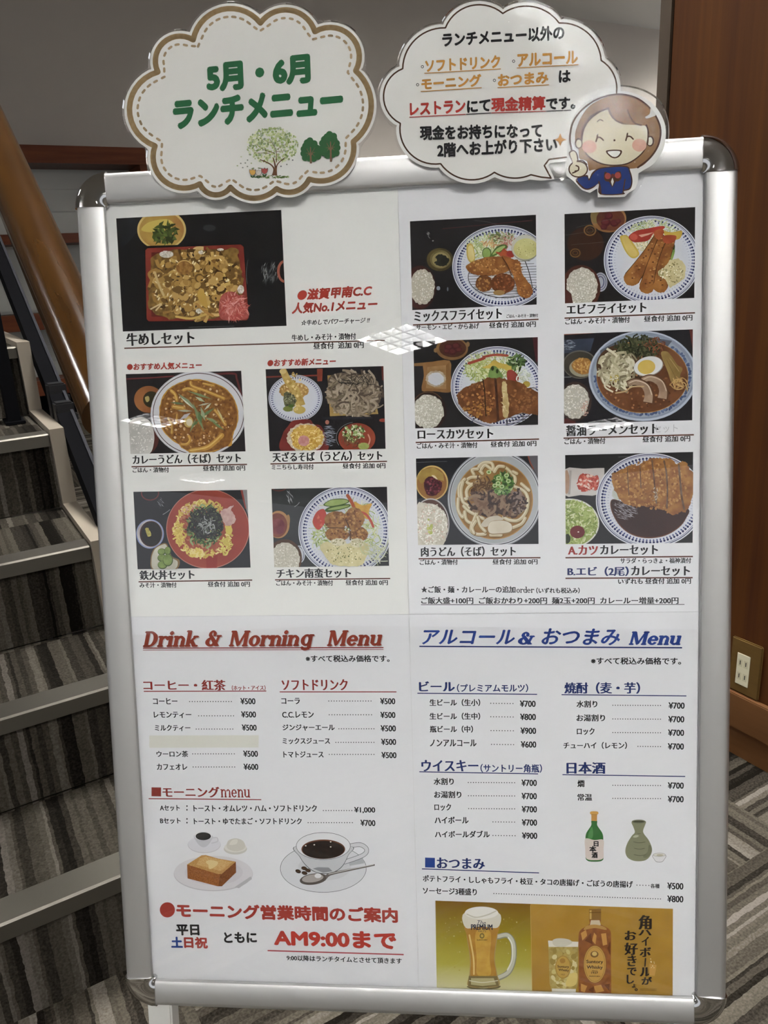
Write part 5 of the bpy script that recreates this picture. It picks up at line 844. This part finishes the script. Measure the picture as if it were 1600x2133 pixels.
t = Print(oc, None, C1); inn = grow(base, -34); d, on, acc = 0, [], 0
L = [inn[0]]
for i in range(len(inn)):                    # resample, then keep every other stretch
    a, b = inn[i], inn[(i + 1) % len(inn)]; l = math.hypot(b[0] - a[0], b[1] - a[1]); n = max(1, int(l / 3))
    L += [(a[0] + (b[0] - a[0]) * k / n, a[1] + (b[1] - a[1]) * k / n) for k in range(1, n + 1)]
seg = [L[0]]; cum = 0
STC = ink('b89f7a')
for a, b in zip(L, L[1:]):
    cum += math.hypot(b[0] - a[0], b[1] - a[1])
    if cum % 34 < 17: seg.append(b)
    else:
        if len(seg) > 2: t.stroke(seg[::2] if len(seg) > 4 else seg, 10, STC, sm=False, lay=1)
        seg = []
t.lay = 2; t.build('stitch_line', r1)
t = Print(oc, None, C1); t.text('5月・6月', (862, 388), (1296, 346), 122, GRN, 'x'); t.text('ランチメニュー', (724, 542), (1432, 478), 124, GRN, 'x'); t.build('title', r1)
t = Print(oc, None, (480, 240, 6.154), 21)
br = I('7a5030', '5c3a20', 300)
t.scatter(545, 790, 240, 16, 60, 40, 16, ['7c9450', '5c7838', 'a4b478', '4a682c'], ang=-4)
t.scatter(540, 390, 320, 230, 150, 44, 20, ['dce4b8', 'e4e8c8', 'ccd8a0', 'd4dcc8'], 'dot'); t.scatter(540, 390, 330, 235, 240, 30, 20, ['9cac70', 'b4c084', '84985c', 'a8b494', '98a888', 'c0cc94', '7c9450', 'a4b87c'], 'dot')
for p, w in (([(545, 775), (560, 690), (505, 625), (380, 570)], 26), ([(580, 775), (575, 650), (548, 540)], 30), ([(590, 775), (600, 640), (700, 545)], 20), ([(575, 770), (575, 700)], 54), ([(590, 600), (590, 480), (560, 400), (500, 300)], 10), ([(570, 490), (420, 440), (330, 370)], 8), ([(500, 490), (300, 482)], 7), ([(600, 440), (680, 390), (760, 350)], 7), ([(590, 470), (740, 455)], 7), ([(520, 360), (420, 310)], 6)): t.stroke(p, (w, w * .4), br)
t.scatter(540, 370, 300, 210, 90, 30, 20, ['a8bc74', '8ca458', 'c4d090', '9cac8c', 'b4c47c'], 'dot')
for x, y in ((140, 535), (193, 615), (92, 650), (160, 674), (220, 660), (725, 634), (650, 658), (800, 578), (135, 620), (222, 578), (270, 618)): t.ell(x, y, 11, 9, I(t.R.choice(['8c9488', 'a8b488', '6c7078', 'c4cca8'])), n=10)
for x, y, c in ((288, 735, 'd8a848'), (362, 742, 'dcd4cc'), (440, 718, 'b85048')):
    for o_, cc in ((5, '5a4038'), (0, c)): t.blob([(x - 36 - o_, y - 34 - o_), (x - 18, y - 22 - o_), (x, y - 38 - o_), (x + 18, y - 22 - o_), (x + 36 + o_, y - 34 - o_), (x + 32 + o_, y + 12), (x, y + 34 + o_), (x - 32 - o_, y + 12)], I(cc), n=3)
    t.leaf((x - 32, y + 36), (x + 4, y + 72), 24, I('3a5a34')); t.leaf((x + 32, y + 34), (x - 4, y + 72), 24, I('3a5a34'))
t.stroke([(280, 690), (300, 682)], 16, I('8c9c68')); t.stroke([(360, 680), (388, 684)], 14, I('7c8c68'))
for x, y, lobes, tr in ((1035, 470, [(1018, 300), (1085, 345), (1105, 400), (1140, 420), (1150, 480), (1142, 545), (1075, 578), (1010, 572), (945, 565), (922, 500), (925, 430), (950, 380), (975, 330)], (1028, 410, 622)), (1280, 420, [(1270, 213), (1335, 240), (1345, 300), (1380, 350), (1390, 420), (1375, 500), (1320, 525), (1280, 520), (1240, 540), (1175, 500), (1158, 430), (1160, 350), (1190, 290), (1230, 250)], (1285, 340, 600))):
    for a, b in lobes: t.ell(a + (x - a) * .18, b + (y - b) * .18, 44, 44, I('2c6638'), n=20)
    t.blob([(a + (x - a) * .25, b + (y - b) * .25) for a, b in lobes], I('2e6a3a', '2a5e34', 300)); tx, ty, tb = tr; bw = I('86644a')
    t.stroke([(tx + 6, tb), (tx + 2, ty + 90), (tx, ty)], (28, 10), bw)
    for k, (dx, dy) in enumerate(((-50, -40), (55, -50), (-60, 20), (60, 10), (-40, 60), (50, 60))): t.stroke([(tx, ty + 110 + k * 4), (tx + dx * .5, ty + 75 + dy * .3), (tx + dx, ty + 60 + dy)], (9, 4), bw)
t.build('tree_picture', r1)
# right cloud with the clerk
r2 = cloud_root('cloud shaped laminated sign with a smiling clerk drawing, right on the frame top')
C2 = (800, 0, 2); q = [(78, 286), (256, 116), (495, 56), (730, 96), (905, 252), (968, 390)]; qa = [(118, 178), (370, 22), (622, 28), (850, 138), (958, 312)]
lobe = []
for i in range(5): lobe += arc3(q[i], qa[i], q[i + 1])
low = [(968, 520), (900, 640), (760, 655), (688, 664), (668, 690), (696, 742), (655, 738), (612, 728)]; lo2 = [(612, 728), (460, 718), (236, 682), (68, 514), (78, 286)]; la = [(540, 742), (345, 748), (98, 628), (-2, 400)]
cl = lobe + low[:-1]
for i in range(4): cl += arc3(lo2[i], la[i], lo2[i + 1])
G = (1160, 180, 6.4)
def g2c(p): return (2 * (1160 + p[0] / 6.4 - 800), 2 * (180 + p[1] / 6.4))
gcard = [g2c(p) for p in smooth([(150, 700), (200, 460), (330, 250), (560, 110), (830, 60), (1080, 110), (1290, 240), (1420, 440), (1455, 640), (1410, 860), (1290, 1030), (1150, 1120)], 6, False)] + [g2c(p) for p in ((1090, 1160), (1080, 1280), (1040, 1370), (940, 1430), (905, 1475), (550, 1480), (540, 1360), (440, 1420), (330, 1380), (230, 1270), (130, 1190), (110, 1060), (130, 900))]
lam2 = [g2c(p) for p in smooth([(60, 500), (250, 200), (560, 20), (860, -20), (1160, 40), (1380, 190), (1480, 420), (1500, 640), (1460, 860), (1330, 1060), (1180, 1180), (1120, 1330), (1000, 1470), (900, 1530), (520, 1540), (300, 1440), (60, 1260), (40, 1000)], 5)]
slab('laminate', [grow(cl, 26)], C2, -.0042, -.0012, M_LAM, r2); slab('laminate', [lam2], C2, -.0043, -.0011, M_LAM, r2)
cg = [p for p in cl]
slab('card', [grow(cg, 16), gcard], C2, -.0026, -.0022, CARD, r2)
DB = ink('4a2e1a', k=1.0)
t = Print(oc, None, C2); path = arc3(lo2[3], la[3], lo2[4]) ; full = low[2:-1]
for i in range(4): full += arc3(lo2[i], la[i], lo2[i + 1])
full += lobe + [q[5]]
for a, b in zip(full, full[1:]): t.stroke([a, b], 6.5, DB, sm=False, lay=1)
t.lay = 2; t.build('brown_outline', r2)
t = Print(oc, None, C2); K = ink('1a1a1c', k=1); O = ink('cc9030'); RD = ink('b83024'); R3 = RD
t.text('ランチメニュー以外の', (243, 198), (752, 166), 62, K, 'p')
for x, y in ((160, 278), (540, 255), (140, 353), (460, 335)): t.ring(x, y, 6, 6.5, 2.4, K, n=14)
for b, a, c, h, m in (('ソフトドリンク', (172, 302), (485, 283), 54, O), ('アルコール', (556, 280), (808, 266), 56, O), ('モーニング', (156, 377), (406, 360), 52, O), ('おつまみ', (474, 362), (685, 348), 52, O), ('は', (728, 346), (778, 343), 52, K), ('レストラン', (108, 484), (340, 470), 56, RD), ('にて', (346, 472), (444, 464), 52, K), ('現金精算', (447, 467), (673, 459), 60, RD), ('です。', (675, 460), (798, 455), 52, K), ('現金をお持ちになって', (150, 586), (660, 575), 62, K), ('2階へお上がり下さい', (222, 658), (722, 632), 62, K)): t.text(b, a, c, h, m, 'p')
for a, b, m in (((168, 306), (487, 288), O), ((553, 284), (810, 270), O), ((153, 382), (407, 366), O), ((473, 366), (687, 354), O), ((106, 489), (340, 477), RD), ((342, 477), (446, 471), K), ((447, 471), (674, 464), RD), ((676, 464), (780, 460), K)): t.line(a, b, 3.4, m)
t.build('notice_text', r2)
t = Print(oc - .00006, None, G, 31); HAIR = I('946c40', '8a6238', 60); SK = I('d6cdae'); OL = I('4a2c1c', k=1); BL = I('1c3a84', '18326f', 60); WT = I('d2d1cb')
t.ell(785, 610, 612, 510, WT, rot=4)
t.blob([(250, 760), (250, 600), (330, 400), (450, 250), (640, 150), (860, 112), (1080, 170), (1260, 310), (1360, 480), (1385, 640), (1340, 820), (1230, 980), (1080, 1085), (800, 1100), (500, 1110), (430, 1120), (400, 1000), (300, 960), (290, 850)], HAIR, n=5)
t.stroke([(195, 840), (175, 680), (215, 480), (330, 320), (500, 190), (700, 120), (880, 108), (1080, 165), (1250, 300), (1355, 470), (1385, 620), (1345, 800), (1235, 960), (1080, 1082)], 24, OL)
t.blob([(1250, 290), (1240, 360), (1190, 400), (1130, 415), (1200, 428), (1290, 400), (1318, 380), (1290, 330)], I('d8d6d0'))
for x, o_ in ((290, 0), (1245, 0)): t.ell(x, 760 if x < 500 else 730, 52, 72, OL); t.ell(x + (4 if x < 500 else -4), 762 if x < 500 else 730, 36, 54, SK)
t.blob([(330, 760), (320, 640), (370, 500), (480, 370), (690, 290), (730, 380), (860, 480), (1000, 500), (1190, 510), (1225, 640), (1200, 800), (1120, 920), (960, 1030), (780, 1060), (600, 1040), (440, 960), (360, 860)], OL)
t.blob([(345, 760), (335, 640), (384, 505), (490, 385), (684, 310), (720, 395), (850, 495), (1000, 512), (1178, 525), (1208, 640), (1184, 795), (1108, 908), (952, 1014), (780, 1044), (606, 1024), (452, 946), (374, 852)], SK)
t.blob([(690, 290), (720, 400), (800, 470), (900, 500), (1080, 515), (1190, 510), (1170, 400), (1000, 300), (850, 240)], HAIR); t.stroke([(690, 288), (725, 380), (790, 455), (880, 490)], 20, OL); t.stroke([(945, 315), (975, 400), (1040, 490), (1125, 518)], 20, OL); t.stroke([(690, 290), (560, 345), (430, 450), (355, 580), (332, 720)], 20, OL); t.stroke([(1195, 515), (1222, 620), (1210, 760)], 20, OL)
for x in (435, 1100): t.ell(x, 805 if x < 500 else 784, 96, 86, I('d8a890', 'd49e88', 200))
t.stroke([(540, 470), (575, 443), (615, 460)], 14, OL)
for x, y in ((570, 690), (968, 675)): t.stroke([(x - 48, y + 45), (x - 30, y - 2), (x + 10, y - 8), (x + 50, y + 28)], 20, OL); t.stroke([(x - 36, y + 10), (x - 26, y - 48)], 20, OL)
t.ell(768, 718, 15, 14, OL); t.blob([(660, 855), (860, 850), (840, 930), (770, 960), (700, 930)], OL, n=4); t.blob([(685, 868), (838, 864), (822, 918), (770, 942), (712, 915)], I('e0dfda'), n=4)
t.blob([(480, 1140), (600, 1080), (920, 1060), (980, 1130), (1010, 1260), (980, 1370), (890, 1400), (890, 1440), (575, 1440), (560, 1300), (490, 1350), (410, 1380), (330, 1350), (250, 1240), (400, 1180), (430, 1230)], OL, n=4)
t.blob([(490, 1160), (600, 1095), (910, 1075), (965, 1140), (992, 1260), (966, 1355), (880, 1385), (880, 1425), (592, 1428), (575, 1290), (490, 1332), (412, 1362), (345, 1335), (272, 1236), (395, 1200), (430, 1255)], BL, n=4)
t.stroke([(910, 1240), (895, 1330), (880, 1430)], 16, OL); t.stroke([(560, 1270), (580, 1350), (588, 1435)], 18, OL); t.poly([(690, 1260), (740, 1350), (790, 1260), (740, 1200)], OL); t.poly([(722, 1270), (740, 1330), (760, 1270), (742, 1215)], I('dcdace'))
t.blob([(640, 1140), (700, 1170), (745, 1190), (800, 1140), (850, 1140), (860, 1230), (800, 1270), (745, 1220), (690, 1270), (630, 1240)], OL, n=4); t.ell(680, 1195, 40, 42, I('a8443a')); t.ell(812, 1185, 40, 42, I('a8443a')); t.ell(745, 1190, 24, 26, I('6a2c28'))
t.blob([(160, 900), (180, 860), (230, 850), (275, 900), (285, 1000), (225, 1030), (190, 980)], OL, n=5); t.ell(285, 1105, 132, 112, OL); t.blob([(176, 905), (195, 875), (232, 868), (260, 910), (268, 1000), (230, 1060), (205, 980)], SK, n=5); t.ell(285, 1105, 114, 95, SK); t.stroke([(255, 1055), (290, 1075), (285, 1120), (240, 1130), (260, 1135), (210, 1155)], 18, OL); t.stroke([(270, 1000), (340, 990), (400, 1040)], 16, OL)
t.leaf((45, 625), (45, 800), 66, O); t.leaf((-35, 712), (130, 712), 66, O); t.ell(45, 712, 30, 30, O); t.build('clerk_drawing', r2)
# clear suction cup that holds the right sign
cxz = onboard(1166, 350, -.0008)
bm = bmesh.new(); ys = [(.0001, -.0005), (.0035, -.0005), (.004, -.0045), (.0062, -.0049), (.0068, -.0055), (.0062, -.0062), (.0001, -.0062)]; rings = [[bm.verts.new((cxz[0] + r_ * math.cos(k * .3927), y, cxz[1] + r_ * math.sin(k * .3927))) for k in range(16)] for r_, y in ys]
for A, B in zip(rings, rings[1:]):
    for k in range(16): bm.faces.new((A[k], A[(k + 1) % 16], B[(k + 1) % 16], B[k]))
bm.faces.new(rings[0]); bm.faces.new(rings[-1][::-1])
done(bm, 'fastener', film('clear_plastic', 1.2, .08, .06), r2, smooth=40)
